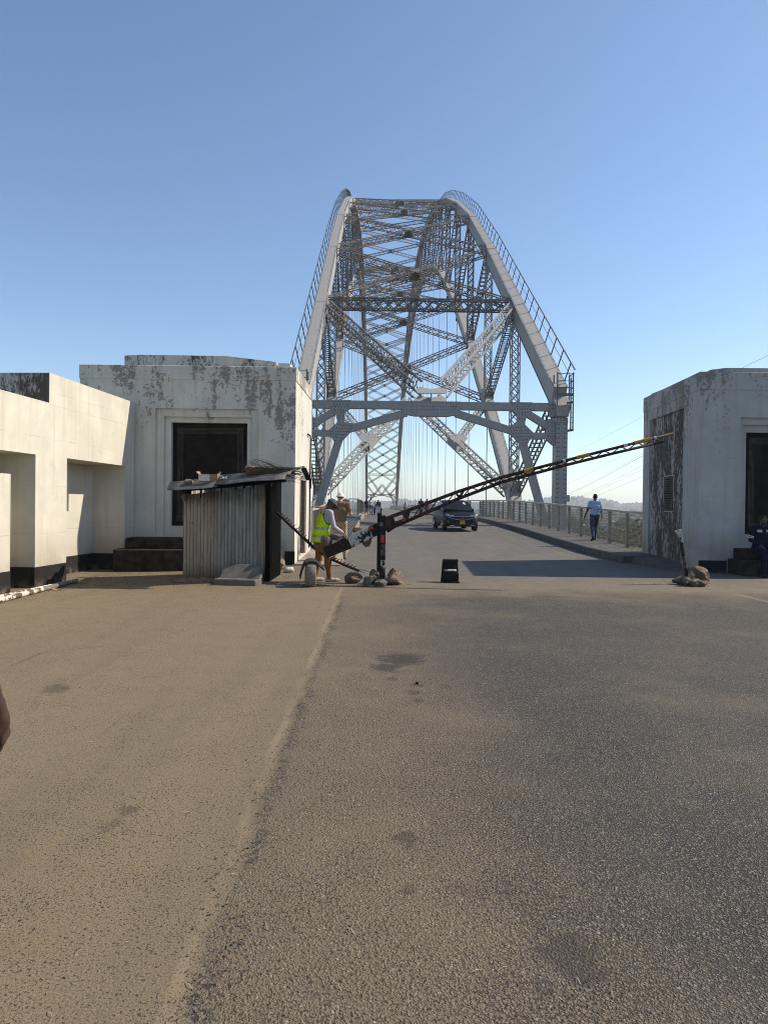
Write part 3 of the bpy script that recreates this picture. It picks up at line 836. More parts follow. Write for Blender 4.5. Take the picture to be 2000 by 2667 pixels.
# end portals: plated frame with rivets
def portal(Yp, sgn):
    pf = MB()
    def mir(pts, s): return [(CX + s * (x - CX), z) for x, z in pts]
    hw = 0.25
    def member(p, q, th, dy):
        (x0, z0), (x1, z1) = p, q
        d = Vector((x1 - x0, 0, z1 - z0)).normalized(); n = Vector((-d.z, 0, d.x)) * th / 2
        pts = [(x0 - n.x, z0 - n.z), (x1 - n.x, z1 - n.z), (x1 + n.x, z1 + n.z), (x0 + n.x, z0 + n.z)]
        return pts, dy
    for s in (-1, 1):
        mem = [member((CX, 7.55), (10.7, 7.55), .46, .205), member((4.7, 7.12), (8.25, 6.06), .42, .20), member((8.62, 7.5), (8.58, 5.9), .46, .195),
               member((8.5, 5.84), (10.9, 5.84), .36, .19), member((8.5, 7.45), (10.7, 6.1), .40, .185), member((8.55, 6.0), (10.25, .2), .46, .18)]
        for pts, dy in mem:
            pf.prism(mir(pts, s), Yp - dy, Yp + dy)
            # flange lips
        for pts in ([(8.0, 7.8), (9.25, 7.8), (9.15, 7.2), (8.9, 6.95), (8.85, 6.7), (8.4, 6.7), (8.38, 7.05), (8.1, 7.3)],
                    [(7.75, 6.4), (8.35, 6.5), (8.8, 6.5), (9.3, 6.02), (9.3, 5.66), (9.1, 5.55), (8.95, 5.2), (8.55, 5.35), (8.1, 5.85)],
                    [(10.1, 6.75), (10.65, 6.75), (10.65, 5.2), (10.15, 5.6)], [(10.15, 7.80), (10.65, 7.80), (10.65, 6.95), (10.4, 6.95), (10.3, 7.3)]):
            pf.prism(mir(pts, s), Yp - .225, Yp + .225)
    pf.prism([(CX - 1.7, 7.79), (CX + 1.7, 7.79), (CX + 1.7, 7.06), (CX + 1.0, 6.92), (CX - 1.0, 6.92), (CX - 1.7, 7.06)], Yp - .235, Yp + .235)
    fr = pf.build('portal_frame', [M['steel']], bridge)
    # apex gusset in the slope of the top chord
    tn_ = Vector((0, .83 * sgn, .557)); g0 = Vector((CX, Yp + sgn * .02, 7.83)); nn_ = Vector((0, -.557 * sgn, .83))
    gp = MB()
    outl = [(-.80, 0), (.80, 0), (.95, .5), (.66, .98), (.30, .72), (0, .62), (-.30, .72), (-.66, .98), (-.95, .5)]
    gp.loft([[g0 + Vector((x, 0, 0)) + tn_ * v + nn_ * o for x, v in outl] for o in (.46, .50)])
    gp.loft([[g0 + Vector((x, 0, 0)) + tn_ * v + nn_ * o for x, v in outl] for o in (-.10, -.06)])
    gp.box(CX - .02, CX + .02, min(g0.y + sgn * .05, g0.y + sgn * .45), max(g0.y + sgn * .05, g0.y + sgn * .45), 7.85, 8.35)
    gp.build('apex_gusset', [M['steel_light']], bridge)
    rm = MB()
    yf = Yp - sgn * .25
    nrm = (0, -sgn, 0)
    for s in (-1, 1):
        X = lambda x: CX + s * (x - CX)
        for x0, z0, x1, z1 in ((8.05, 7.7, 9.1, 7.7), (8.15, 7.55, 9.0, 7.55), (8.2, 7.4, 9.1, 7.4), (8.45, 7.2, 8.95, 7.2), (8.45, 7.05, 8.8, 7.05), (8.45, 6.85, 8.8, 6.85),
                               (7.95, 6.25, 8.75, 6.35), (8.0, 6.1, 9.0, 6.15), (8.15, 5.95, 9.2, 5.95), (8.3, 5.75, 9.2, 5.78), (8.5, 5.55, 8.95, 5.6), (8.65, 5.4, 8.9, 5.4),
                               (10.2, 6.6, 10.6, 6.6), (10.2, 6.4, 10.6, 6.4), (10.2, 6.1, 10.6, 6.1), (10.2, 5.8, 10.6, 5.8), (10.25, 5.65, 10.6, 5.65), (10.25, 7.65, 10.6, 7.65), (10.25, 7.45, 10.6, 7.45),
                               (CX + .1, 7.7, CX + 1.6, 7.7), (CX + .1, 7.5, CX + 1.6, 7.5), (CX + .1, 7.3, CX + 1.6, 7.3), (CX + .9, 7.12, CX + 1.6, 7.18)):
            rivet_line(rm, (X(x0), yf + sgn * .02, z0), (X(x1), yf + sgn * .02, z1), nrm,   .15, .040)
    r = rm.build('rivets', [M['steel_dark']], fr); r['kind'] = 'stuff'
    for s in (-1, 1):
        X = CX + s * (10.95 - CX)
        mb = MB()
        mb.box(X - .34, X + .34, Yp - .42, Yp + .42, -9, 6.86)
        mb.box(X - .36, X + .36, Yp - .44, Yp + .44, 6.55, 6.9)
        o = mb.build('end_post', [M['steel']], bridge)
        rm = MB()
        for dx_ in (-.28, -.17, .17, .28):
            rivet_line(rm, (X + dx_, Yp - sgn * .425, .3), (X + dx_, Yp - sgn * .425, 6.5), nrm, .26, .042)
        for z_ in (6.62, 6.75, 6.85):
            rivet_line(rm, (X - .26, Yp - sgn * .445, z_), (X + .26, Yp - sgn * .445, z_), nrm, .17, .04)
        r = rm.build('rivets', [M['steel_dark']], o); r['kind'] = 'stuff'
        # bearing block below the chord end
        mb = MB()
        mb.loft([[(X - .36, Yp - sgn * .55, 6.95), (X + .36, Yp - sgn * .55, 6.95), (X + .42, Yp - sgn * .75, 7.55), (X - .42, Yp - sgn * .75, 7.55)],
                 [(X - .36, Yp + sgn * .5, 6.95), (X + .36, Yp + sgn * .5, 6.95), (X + .42, Yp + sgn * .5, 7.55), (X - .42, Yp + sgn * .5, 7.55)]])
        mb.build('bearing_block', [M['steel_light']], bridge)
        mb = MB()
        mb.loft([[(X - .43, Yp - sgn * .76, 7.56), (X + .43, Yp - sgn * .76, 7.56), (X + .43, Yp + sgn * .6, 7.56), (X - .43, Yp + sgn * .6, 7.56)],
                 [(X - .43, Yp - sgn * .2, 8.1), (X + .43, Yp - sgn * .2, 8.1), (X + .43, Yp + sgn * 1.0, 8.9), (X - .43, Yp + sgn * 1.0, 8.9)]])
        mb.build('chord_shoe', [M['steel_light']], bridge)
        # access platform with guard rail and ladder
        mb = MB()
        sx = lambda x: X + s * x
        for x_, y_, z0_, z1_ in ((-.38, -.75, 7.6, 9.5), (.55, -.75, 6.1, 9.5), (.42, -.75, 6.1, 9.15), (.55, .1, 7.6, 9.5), (-.38, .1, 7.8, 9.5)):
            mb.bar((sx(x_), Yp + sgn * y_, z0_), (sx(x_), Yp + sgn * y_, z1_), .065, .065, (0, 1, 0))
        for z_ in (9.42, 9.0, 8.6):
            mb.bar((sx(-.42), Yp - sgn * .75, z_), (sx(.60), Yp - sgn * .75, z_), .035, .035)
            mb.bar((sx(.55), Yp - sgn * .75, z_), (sx(.55), Yp + sgn * .1, z_), .035, .035)
        mb.bar((sx(-.38), Yp - sgn * .76, 8.2), (sx(.55), Yp - sgn * .76, 8.2), .06, .15)
        mb.bar((sx(.2), Yp - sgn * .7, 7.72), (sx(.55), Yp - sgn * .7, 7.76), .06, .12)
        mb.bar((sx(.3), Yp - sgn * .7, 6.1), (sx(.57), Yp - sgn * .7, 6.14), .3, .12)
        for i in range(9):
            z_ = 6.3 + i * .28
            mb.bar((sx(.42), Yp - sgn * .75, z_), (sx(.55), Yp - sgn * .75, z_), .025, .025)
        mb.build('access_ladder', [M['steel_dark']], bridge)
portal(Y0, 1); portal(Y0 + PL * NP, -1)

# hand rails along the outer edge of the top chords, posts leaning outwards
for side in (-1, 1):
    for k_ in range(NP):
        A, B = node(k_, side, 't'), node(k_ + 1, side, 't')
        t = (B - A).normalized()
        up = Vector((1, 0, 0)).cross(t)
        if up.z < 0: up = -up
        base = up * (CHT / 2 + .02)
        mb = MB()
        o, lean = Vx(side * .43), Vx(side * .22)
        n = 8
        for i in range(n):
            p = A + (B - A) * ((i + .5) / n) + base + o
            mb.bar(p - up * .2, p + lean + up * 1.12, .065, .05, (0, 1, 0), False)
        for hh, rr in ((1.12, .03), (.6, .012)):
            q = base + o + lean * (hh / 1.12) + up * hh
            mb.bar(A + q, B + q, rr * 2, rr * 2, (0, 0, 1), False)
        mb.build('catwalk_railing', [M['steel_dark']], bridge)

# deck: slab, edge girders, cross girders
mb = MB()
ysd = [21.5, 24, 28, 32, 35, 38, 45, 50, 55, 60, 72, 85, 110, 200, 300, 371]
mb.loft([[(-2.05, y, road_z(y) - .8), (-2.05, y, road_z(y) - .03), (8.66, y, road_z(y) - .03), (8.66, y, road_z(y) - .8)] for y in ysd])
mb.build('deck_slab', [M['concrete']], bridge)
for k_ in range(1, NP):
    y = Y0 + PL * k_
    mb = MB(); z = road_z(y)
    mb.box(CX - 7.9, CX + 7.9, y - .2, y + .2, z - 1.9, z - .82)
    mb.build('cross_girder', [M['steel']], bridge)
for side in (-1, 1):
    for (ya, yb) in ((0, 1), (1, NP)):
        X = CX + side * 6.0
        mb = MB(); mb.box(X - .2, X + .2, Y0 + PL * ya - (20 if ya == 0 else 0), Y0 + PL * yb, -1.0, -.32 if ya == 0 else -.42)
        mb.build('edge_girder', [M['steel']], bridge)

# ------------------------------------------------------------------ mesh railings along the footways
def mesh_panel(mb, p, q, zb, zt, pitch=0.075, r=0.0075, slope=2.0):
    """expanded metal: two families of thin strands between p and q"""
    p, q = Vector(p), Vector(q)
    L = (q - p).length
    t = (q - p) / L
    H = zt - zb
    def seg(u0, v0, u1, v1, off):
        a = p + t * u0 + Vector((0, 0, v0)); b = p + t * u1 + Vector((0, 0, v1))
        a.z += zb; b.z += zb
        nn = Vector((-t.y, t.x, 0)) * off
        mb.bar(a + nn, b + nn, r * 2, r * 1.4, (0, 0, 1), False)
    rise = H / slope
    u = -rise
    while u < L:
        u0, v0 = u, 0.0
        u1, v1 = u + rise, H
        if u0 < 0: v0 = -u0 * slope; u0 = 0
        if u1 > L: v1 = H - (u1 - L) * slope; u1 = L
        if v1 > v0 + .01:
            seg(u0, v0, u1, v1, .004)
            seg(L - u0, v0, L - u1, v1, -.004)
        u += pitch
def railing(name, pts, spacing, label, top=1.41, zoff=.2, mesh_until=75, post_w=.11):
    root = empty(name, (pts[0][0], pts[0][1], road_z(pts[0][1])), label=label, cat='railing', group='mesh railings on both sides of the bridge road')
    rail = MB()
    for (a, b) in zip(pts[:-1], pts[1:]):
        a, b = Vector((*a, 0)), Vector((*b, 0))
        L = (b - a).length; n = max(1, round(L / spacing)); t = (b - a) / L
        nn = Vector((t.y, -t.x, 0))
        for i in range(n):
            p, q = a + (b - a) * (i / n), a + (b - a) * ((i + 1) / n)
            zp, zq = road_z(p.y), road_z(q.y)
            rail.bar(p + Vector((0, 0, zp + top)), q + Vector((0, 0, zq + top)), .10, .075)
            mb = MB()
            w = post_w
            if p.y < 150:
                # T-section: web towards the road, flange along the fence
                mb.bar(p + Vector((0, 0, zp + zoff - .05)), p + Vector((0, 0, zp + top - .04)), w, .02, nn)
                mb.bar(p - nn * .05 + Vector((0, 0, zp + zoff - .05)), p - nn * .05 + Vector((0, 0, zp + top - .04)), .018, w, nn)
                mb.build('railing_post', [M['galv']], root)
            else:
                rail.bar(p + Vector((0, 0, zp + zoff - .05)), p + Vector((0, 0, zp + top - .04)), w, .05, nn)
            if p.y < mesh_until:
                m2 = MB()
                mesh_panel(m2, Vector((p.x, p.y, (zp + zq) / 2)) + nn * .02, Vector((q.x, q.y, (zp + zq) / 2)) + nn * .02, zoff + .06, top - .05,
                           pitch=.10 if p.y < 34 else .16, r=.0048 if p.y < 34 else .0055)
                g = m2.build('wire_mesh', [M['wire']], root)
                fr = MB()
                fr.bar(p + nn * .02 + Vector((0, 0, zp + zoff + .05)), q + nn * .02 + Vector((0, 0, zq + zoff + .05)), .03, .03)
                fr.build('mesh_edge', [M['galv']], g)
            else:
                rail.bar(p + Vector((0, 0, zp + .75)), q + Vector((0, 0, zq + .75)), .02, .02)
    rail.build('top_rail', [M['galv']], root)
    return root
rr_ = railing('mesh_railing', [(8.56, 22.1), (8.56, 58.0), (7.85, 58.3), (7.85, 371)], 1.78, 'long wire mesh railing beside the walking man in the blue shirt')
lr_ = railing('mesh_railing', [(-1.99, 21.9), (-1.99, 53.0), (-1.27, 53.3), (-1.27, 371)], 1.78, 'wire mesh railing starting at the gatehouse door behind the man in the pale hat')
# dark end post of the right railing
mb = MB(); mb.box(8.43, 8.70, 21.84, 22.02, .0, 1.47)
mb.build('end_post', [M['steel_dark']], rr_)
mb = MB(); mb.box(-2.06, -1.90, 21.83, 21.88, .2, 1.40); mb.build('end_post', [M['galv']], lr_)

# steel grating over the raised left footway
mb = MB()
y = 22.6
x_ = -1.92
while x_ < -.98:
    for (ya, yb) in zip(ysL[5:15], ysL[6:16]):
        mb.bar((x_, ya, road_z(ya) + .262), (x_, yb, road_z(yb) + .262), .03, .05, (0, 0, 1), False)
    x_ += .075
yy_ = 23.0
while yy_ < 50:
    mb.bar((-1.94, yy_, road_z(yy_) + .255), (-.96, yy_, road_z(yy_) + .255), .03, .05, (0, 0, 1), False)
    yy_ += .45
gr = mb.build('footway_grating', [M['grating']])
tag(gr, 'dark steel grating laid on the footway beyond the man in the pale hat', 'grating')
# ------------------------------------------------------------------ walls with openings
def wall_face(mb, O, U, N, u0, u1, z0, z1, holes, depth, back=False):
    """vertical wall front in the plane through O along U, facing N; rectangular holes get reveals of the given depth"""
    O, U, N = Vector(O), Vector(U).normalized(), Vector(N).normalized()
    us = sorted({u0, u1, *[h[0] for h in holes], *[h[1] for h in holes]})
    zs = sorted({z0, z1, *[h[2] for h in holes], *[h[3] for h in holes]})
    P = lambda u, z, d=0.0: O + U * u + Vector((0, 0, z)) - N * d
    for a, b in zip(us[:-1], us[1:]):
        for c, d in zip(zs[:-1], zs[1:]):
            if any(h[0] <= a and b <= h[1] and h[2] <= c and d <= h[3] for h in holes): continue
            mb.poly([P(a, c), P(b, c), P(b, d), P(a, d)])
            if back: mb.poly([P(b, c, depth), P(a, c, depth), P(a, d, depth), P(b, d, depth)])
    for h in holes:
        mb.poly([P(h[0], h[2]), P(h[0], h[3]), P(h[0], h[3], depth), P(h[0], h[2], depth)])
        mb.poly([P(h[1], h[2]), P(h[1], h[2], depth), P(h[1], h[3], depth), P(h[1], h[3])])
        mb.poly([P(h[0], h[3]), P(h[1], h[3]), P(h[1], h[3], depth), P(h[0], h[3], depth)])
        if h[2] > z0 + .01:
            mb.poly([P(h[0], h[2]), P(h[0], h[2], depth), P(h[1], h[2], depth), P(h[1], h[2])])

def bronze_plaque(parent, O, U, N, u0, u1, z0, z1, depth, oval=False):
    """recessed commemorative panel with a reeded border"""
    O, U, N = Vector(O), Vector(U).normalized(), Vector(N).normalized()
    P = lambda u, z, d: O + U * u + Vector((0, 0, z)) - N * d
    mb = MB()
    mb.poly([P(u0, z0, depth), P(u1, z0, depth), P(u1, z1, depth), P(u0, z1, depth)])
    pl = mb.build('bronze_plaque', [M['bronze_dark']], parent)
    m = .12; w = .16
    b = MB()
    a0, a1, c0, c1 = u0 + m, u1 - m, z0 + m, z1 - m
    for i in range(5):
        o = w * (i + .5) / 5
        for p, q in (((a0 + o, c0 + w), (a0 + o, c1 - w)), ((a1 - o, c0 + w), (a1 - o, c1 - w)), ((a0 + w, c0 + o), (a1 - w, c0 + o)), ((a0 + w, c1 - o), (a1 - w, c1 - o))):
            b.bar(P(*p, depth - .012), P(*q, depth - .012), .02, .03, N)
    for cu in (a0 + w / 2, a1 - w / 2):
        for cz in (c0 + w / 2, c1 - w / 2):
            b.bar(P(cu, cz, depth - .02) - U * w / 2, P(cu, cz, depth - .02) + U * w / 2, w, .04, N)
            b.bar(P(cu, cz, depth - .035) - U * w / 4, P(cu, cz, depth - .035) + U * w / 4, w / 2, .05, N)
    b.build('plaque_border', [M['bronze']], pl)
    rnd = random.Random(int(u0 * 100) + 3)
    tl = MB()
    for i in range(17):
        zz = c1 - w - .16 - i * (c1 - c0 - 2 * w - .3) / 17
        hw = rnd.uniform(.18, .42) * (a1 - a0 - 2 * w)
        if not oval: tl.bar(P((u0 + u1) / 2 - hw, zz, depth - .006), P((u0 + u1) / 2 + hw, zz, depth - .006), .035, .008, N)
    if not oval: tl.build('raised_text_line', [M['bronze_dark']], pl)['kind'] = 'stuff'
    if oval:
        mb = MB()
        cu, cz = (u0 + u1) / 2, z0 + (z1 - z0) * .56
        ring = [P(cu + .46 * math.cos(a), cz + .62 * math.sin(a), depth - .03) for a in [2 * math.pi * i / 40 for i in range(41)]]
        mb.tube(ring, .03, 6, False)
        mb.build('oval_moulding', [M['bronze']], pl)
    return pl

# ------------------------------------------------------------------ left gatehouse
GH = 5.10
lg = empty('gatehouse', (-4.7, 18.3, 0), label='flaking white concrete gatehouse behind the tin hut, with a dark framed bronze panel', cat='building')
FL, FR, BR, BL = Vector((-7.59, 18.3, 0)), Vector((-2.07, 18.3, 0)), Vector((-1.97, 21.8, 0)), Vector((-7.5, 22.0, 0))
X0 = FL.x
o_, i_, p_ = (-5.66, -3.02, .72, 4.0), (-5.46, -3.185, .72, 3.80), (-5.29, -3.33, .98, 3.66)
rel = lambda r: (r[0] - X0, r[1] - X0, r[2], r[3])
mb = MB()
wall_face(mb, FL, (1, 0, 0), (0, -1, 0), 0, FR.x - X0, -.2, GH - .36, [rel(o_)], .07)
mb.build('front_wall', [M['plaster']], lg)
mb = MB()
ro, ri, rp = rel(o_), rel(i_), rel(p_)
wall_face(mb, FL + Vector((0, .07, 0)), (1, 0, 0), (0, -1, 0), ro[0], ro[1], ro[2], ro[3], [ri], .07)
wall_face(mb, FL + Vector((0, .14, 0)), (1, 0, 0), (0, -1, 0), ri[0], ri[1], ri[2], ri[3], [rp], .16)
mb.build('stepped_frame', [M['plaster_side']], lg)
bronze_plaque(lg, FL + Vector((0, .14, 0)), (1, 0, 0), (0, -1, 0), *rp, .15)
# side wall towards the road with its doorway
U = (BR - FR).normalized(); N = Vector((U.y, -U.x, 0))
Ls = (BR - FR).length
mb = MB()
wall_face(mb, FR, U, N, 0, Ls, -.2, GH - .36, [(.95, 2.35, .17, 2.36)], .35)
mb.build('side_wall', [M['plaster_side']], lg)
mb = MB()
def obox(mb, O, U, N, u0, u1, z0, z1, d0, d1):
    """box on a wall plane: u along, d outwards along N"""
    O, U, N = Vector(O), Vector(U).normalized(), Vector(N).normalized()
    P = lambda u, d, z: O + U * u + N * d + Vector((0, 0, z))
    mb.hexa([P(u0, d0, z0), P(u1, d0, z0), P(u1, d1, z0), P(u0, d1, z0)], [P(u0, d0, z1), P(u1, d0, z1), P(u1, d1, z1), P(u0, d1, z1)])
obox(mb, FR, U, N, .95, 2.35, .17, 2.36, -.50, -.345)
dr = mb.build('doorway', [M['void']], lg)
mb = MB()
obox(mb, FR, U, N, 1.62, 1.80, .17, 2.30, -.3, -.2)
obox(mb, FR, U, N, .96, 1.07, .17, 2.35, -.2, .01)
obox(mb, FR, U, N, 2.24, 2.345, .17, 2.35, -.2, -.02)
obox(mb, FR, U, N, 1.07, 2.24, 2.24, 2.352, -.2, -.02)
mb.build('door_frame', [M['door_wood']], dr)
mb = MB()
P = lambda u, d, z: FR + U * u + N * d + Vector((0, 0, z))
mb.tube([P(2.35, .03, 3.62), P(2.75, .05, 3.60), P(2.85, .05, 3.50), P(2.85, .04, 2.1), P(2.78, .05, .9), P(2.70, .05, .3)], .022, 6)
mb.bar(P(2.85, .05, 2.35), P(2.85, .05, 2.05), .07, .06)
mb.build('conduit', [M['black']], lg)
mb = MB()
mb.poly([BR + Vector((0, 0, -.2)), BL + Vector((0, 0, -.2)), BL + Vector((0, 0, GH - .36)), BR + Vector((0, 0, GH - .36))])
mb.poly([BL + Vector((0, 0, -.2)), FL + Vector((0, 0, -.2)), FL + Vector((0, 0, GH - .36)), BL + Vector((0, 0, GH - .36))])
mb.build('rear_wall', [M['plaster_side']], lg)
def coping(name, pts, z0, z1, off, mats, parent, bevel=.012):
    c = sum(pts, Vector((0, 0, 0))) / len(pts)
    ps = [p + Vector((math.copysign(off, (p - c).x), math.copysign(off, (p - c).y), 0)) for p in pts]
    mb = MB()
    mb.loft([[(p.x, p.y, z0) for p in ps], [(p.x, p.y, z1) for p in ps]])
    return mb.build(name, mats, parent, bevel=bevel)
coping('roof_band', [FL, FR, BR, BL], GH - .36, GH, .018, [M['plaster']], lg)
mb = MB()
# raised middle of the parapet, dropping in a shallow slope to the right
xs = [-6.50, -6.14, -3.85, -2.62]
mb.prism([(-6.50, GH), (-6.50, GH + .26), (-6.10, GH + .29), (-3.9, GH + .285), (-2.60, GH + .15), (-2.60, GH)], 18.42, 21.4)
mb.build('raised_parapet', [M['plaster_top']], lg)
mb = MB()
mb.prism([(-2.55, GH + .002), (-2.55, GH + .14), (-2.25, GH + .13), (-2.25, GH + .002)], 18.5, 21.3)
mb.build('raised_parapet', [M['plaster_side']], lg)
mb = MB()
mb.box(-6.30, -2.32, 17.15, 18.29, -.2, .44)
mb.build('bench_step', [M['bench']], lg, bevel=.02)
mb = MB()
mb.box(-6.15, -2.47, 17.62, 18.288, .443, .70)
mb.build('bench_step', [M['bench']], lg, bevel=.02)
mb = MB()
obox(mb, FL, (1, 0, 0), (0, -1, 0), .0, 1.28, -.2, .36, .0, .012)
obox(mb, FL, (1, 0, 0), (0, -1, 0), 5.28, 5.532, -.2, .36, .0, .012)
mb.build('plinth', [M['plinth']], lg)

# ------------------------------------------------------------------ right gatehouse
RH = 4.95
rg = empty('gatehouse', (10.5, 17.4, 0), label='white concrete gatehouse with a black weathered side panel, behind the leaning striped post', cat='building')
A0, A1 = Vector((7.96, 17.4, 0)), Vector((8.20, 21.7, 0))
B0 = Vector((14.0, 17.25, 0)); B1 = Vector((14.0, 21.9, 0))
Us = (A0 - A1).normalized(); Ns = Vector((-1, .056, 0)).normalized()
Lw = (A1 - A0).length
mb = MB()
wall_face(mb, A1, Us, Ns, 0, Lw, -.2, RH - .45, [(.55, 3.25, .02, RH - .75)], .05)
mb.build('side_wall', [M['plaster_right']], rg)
mb = MB()
wall_face(mb, A1 - Ns * .05, Us, Ns, .55, 3.25, .02, RH - .75, [], .0)
mb.build('side_panel', [M['plaster_black']], rg)
mb = MB(); obox(mb, A1 - Ns * .05, Us, Ns, 1.76, 2.50, 1.48, 2.49, .0, .015)
fr_ = mb.build('plaque_frame', [M['plaster_right']], rg)
mb = MB(); obox(mb, A1 - Ns * .05, Us, Ns, 1.79, 2.47, 1.51, 2.46, .0, .03)
pq = mb.build('bronze_plaque', [M['bronze']], rg)
mb = MB()
random.seed(4)
for i in range(13):
    z = 2.38 - i * .066
    w = random.uniform(.14, .27)
    obox(mb, A1 - Ns * .05, Us, Ns, 2.13 - w, 2.13 + w, z - .012, z + .012, .031, .036)
mb.build('raised_text_line', [M['bronze_dark']], pq)['kind'] = 'stuff'
Uf = (B0 - A0).normalized(); Nf = Vector((Uf.y, -Uf.x, 0))
mb = MB()
o2, i2, p2 = (1.0, 3.9, .72, 3.83), (1.1, 3.8, .72, 3.66), (1.21, 3.69, .95, 3.48)
wall_face(mb, A0, Uf, Nf, 0, (B0 - A0).length, -.2, RH - .45, [o2], .07)
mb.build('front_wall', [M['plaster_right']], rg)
mb = MB()
wall_face(mb, A0 - Nf * .07, Uf, Nf, o2[0], o2[1], o2[2], o2[3], [i2], .07)
wall_face(mb, A0 - Nf * .14, Uf, Nf, i2[0], i2[1], i2[2], i2[3], [p2], .16)
mb.build('stepped_frame', [M['plaster_right']], rg)
bronze_plaque(rg, A0 - Nf * .14, Uf, Nf, *p2, .15, oval=True)
mb = MB()
mb.poly([B0 + Vector((0, 0, -.2)), B1 + Vector((0, 0, -.2)), B1 + Vector((0, 0, RH - .45)), B0 + Vector((0, 0, RH - .45))])
mb.poly([B1 + Vector((0, 0, -.2)), A1 + Vector((0, 0, -.2)), A1 + Vector((0, 0, RH - .45)), B1 + Vector((0, 0, RH - .45))])
mb.build('rear_wall', [M['plaster_side']], rg)
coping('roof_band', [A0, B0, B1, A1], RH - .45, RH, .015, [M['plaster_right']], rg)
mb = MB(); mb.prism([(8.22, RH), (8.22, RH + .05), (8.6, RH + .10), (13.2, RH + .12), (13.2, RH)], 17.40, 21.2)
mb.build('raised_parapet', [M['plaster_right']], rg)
mb = MB(); mb.box(8.66, 12.6, 16.45, 17.33, -.2, .36); mb.build('bench_step', [M['bench']], rg, bevel=.02)
mb = MB(); mb.box(8.80, 12.45, 16.80, 17.335, .363, .62); mb.build('bench_step', [M['bench']], rg, bevel=.02)
mb = MB(); obox(mb, A0, Uf, Nf, .02, .70, -.2, .30, .0, .012); mb.build('plinth', [M['plinth']], rg)

# ------------------------------------------------------------------ boundary wall with open bays on the left
bw = empty('boundary_wall', (-6.5, 14, -.1), label='sunlit cream boundary wall with deep open bays and a black painted foot', cat='wall')
WU = Vector((.0756, 1, 0)).normalized()
WO = Vector((-6.49 - .0756 * 14.2, 0, 0))            # point at Y = 0 on the wall face
WN = Vector((WU.y, -WU.x, 0))
s_ = 1 / WU.y
Y = lambda y: y * s_
holes = [(Y(10.7), Y(13.72), -.3, 2.47), (Y(14.9), Y(17.73), -.3, 2.48)]
mb = MB(); wall_face(mb, WO, WU, WN, Y(6), Y(18.285), -.3, 3.5, holes, .82)
mb.build('wall', [M['plaster_wall']], bw)
mb = MB(); obox(mb, WO, WU, WN, Y(6), Y(14.2), 3.502, 3.53, -1.02, .0); mb.build('coping', [M['plaster_wall']], bw)
mb = MB(); obox(mb, WO, WU, WN, Y(14.2), Y(18.285), 3.502, 4.13, -1.02, .0)
mb.build('raised_wall', [M['plaster_wall']], bw)
mb = MB(); obox(mb, WO, WU, WN, Y(14.2) - .006, Y(14.2) - .001, 3.532, 4.125, -1.015, -.01)
mb.build('painted_shade_end', [M['plaster_black']], bw)  # thin dark sheet that paints shade onto the end of the raised wall
mb = MB()
wall_face(mb, WO - WN * .82, WU, WN, Y(6), Y(18.285), -.3, 3.5, [(Y(10.8), Y(12.2), 1.35, 2.47), (Y(15.0), Y(16.55), 1.35, 2.47)], .2, back=True)
mb.build('rear_wall', [M['plaster_wall']], bw)
mb = MB()
obox(mb, WO, WU, WN, Y(13.722), Y(14.898), -.3, .30, .0, .008)
obox(mb, WO, WU, WN, Y(17.732), Y(18.28), -.3, .30, .0, .008)
obox(mb, WO, WU, WN, Y(6), Y(10.698), -.3, .30, .0, .008)
for a, b in ((10.7, 13.72), (14.9, 17.73)):
    obox(mb, WO - WN * .82, WU, WN, Y(a) + .002, Y(b) - .002, -.3, .30, .0, .009)
    obox(mb, WO, WU, WN, Y(b) - .010, Y(b) - .001, -.3, .30, -.811, .0)
    obox(mb, WO, WU, WN, Y(a) + .001, Y(a) + .010, -.3, .30, -.811, .0)
mb.build('black_foot', [M['plinth']], bw)
# low pier standing in the nearer bay
mb = MB(); obox(mb, WO, WU, WN, Y(10.702), Y(12.93), -.3, 2.06, -.80, -.012); mb.build('bay_pier', [M['plaster_wall']], bw)
mb = MB(); obox(mb, WO, WU, WN, Y(10.71), Y(12.935), -.3, .30, -.79, -.004); mb.build('black_foot', [M['plinth']], bw)

# ------------------------------------------------------------------ tin hut
hut = empty('tin_hut', (-3.1, 15.0, -.02), label='small corrugated tin guard hut with a sloping roof and a black open side', cat='hut')
def corr_sheet(name, P0, P1, Q0, Q1, mat, parent, pitch=.082, amp=.019, bend=None, seed=0):
    """corrugated sheet: ridges run from P to Q; P0->P1 is the wavy bottom edge, Q0->Q1 the wavy top edge"""
    P0, P1, Q0, Q1 = map(Vector, (P0, P1, Q0, Q1))
    L = (P1 - P0).length
    n = max(6, int(L / pitch * 6))
    nrm = (P1 - P0).cross(Q0 - P0).normalized()
    mb = MB()
    rows = 6
    rnd = random.Random(seed)
    dents = [(rnd.random(), rnd.random(), rnd.uniform(-.012, .012)) for _ in range(6)]
    rings = []
    for j in range(rows):
        v = j / (rows - 1)
        row = []
        for i in range(n + 1):
            u = i / n
            p = (P0.lerp(P1, u)).lerp(Q0.lerp(Q1, u), v)
            d = amp * math.sin(2 * math.pi * u * L / pitch)
            for du, dv, da in dents: d += da * math.exp(-((u - du) ** 2 + (v - dv) ** 2) / .03)
            if bend: d += bend(u, v)
            row.append(p + nrm * d)
        rings.append(row)
    mb.loft(rings, close=False, cap0=False, cap1=False)
    o = mb.build(name, [mat], parent, smooth=True)
    sm = o.modifiers.new('thickness', 'SOLIDIFY'); sm.thickness = .003
    return o
hA, hB = Vector((-4.02, 15.0, -.05)), Vector((-2.175, 14.42, -.05))
hA2, hB2 = Vector((-3.85, 16.4, -.05)), Vector((-2.16, 15.85, -.05))
zt = lambda u: 1.74 + .20 * u
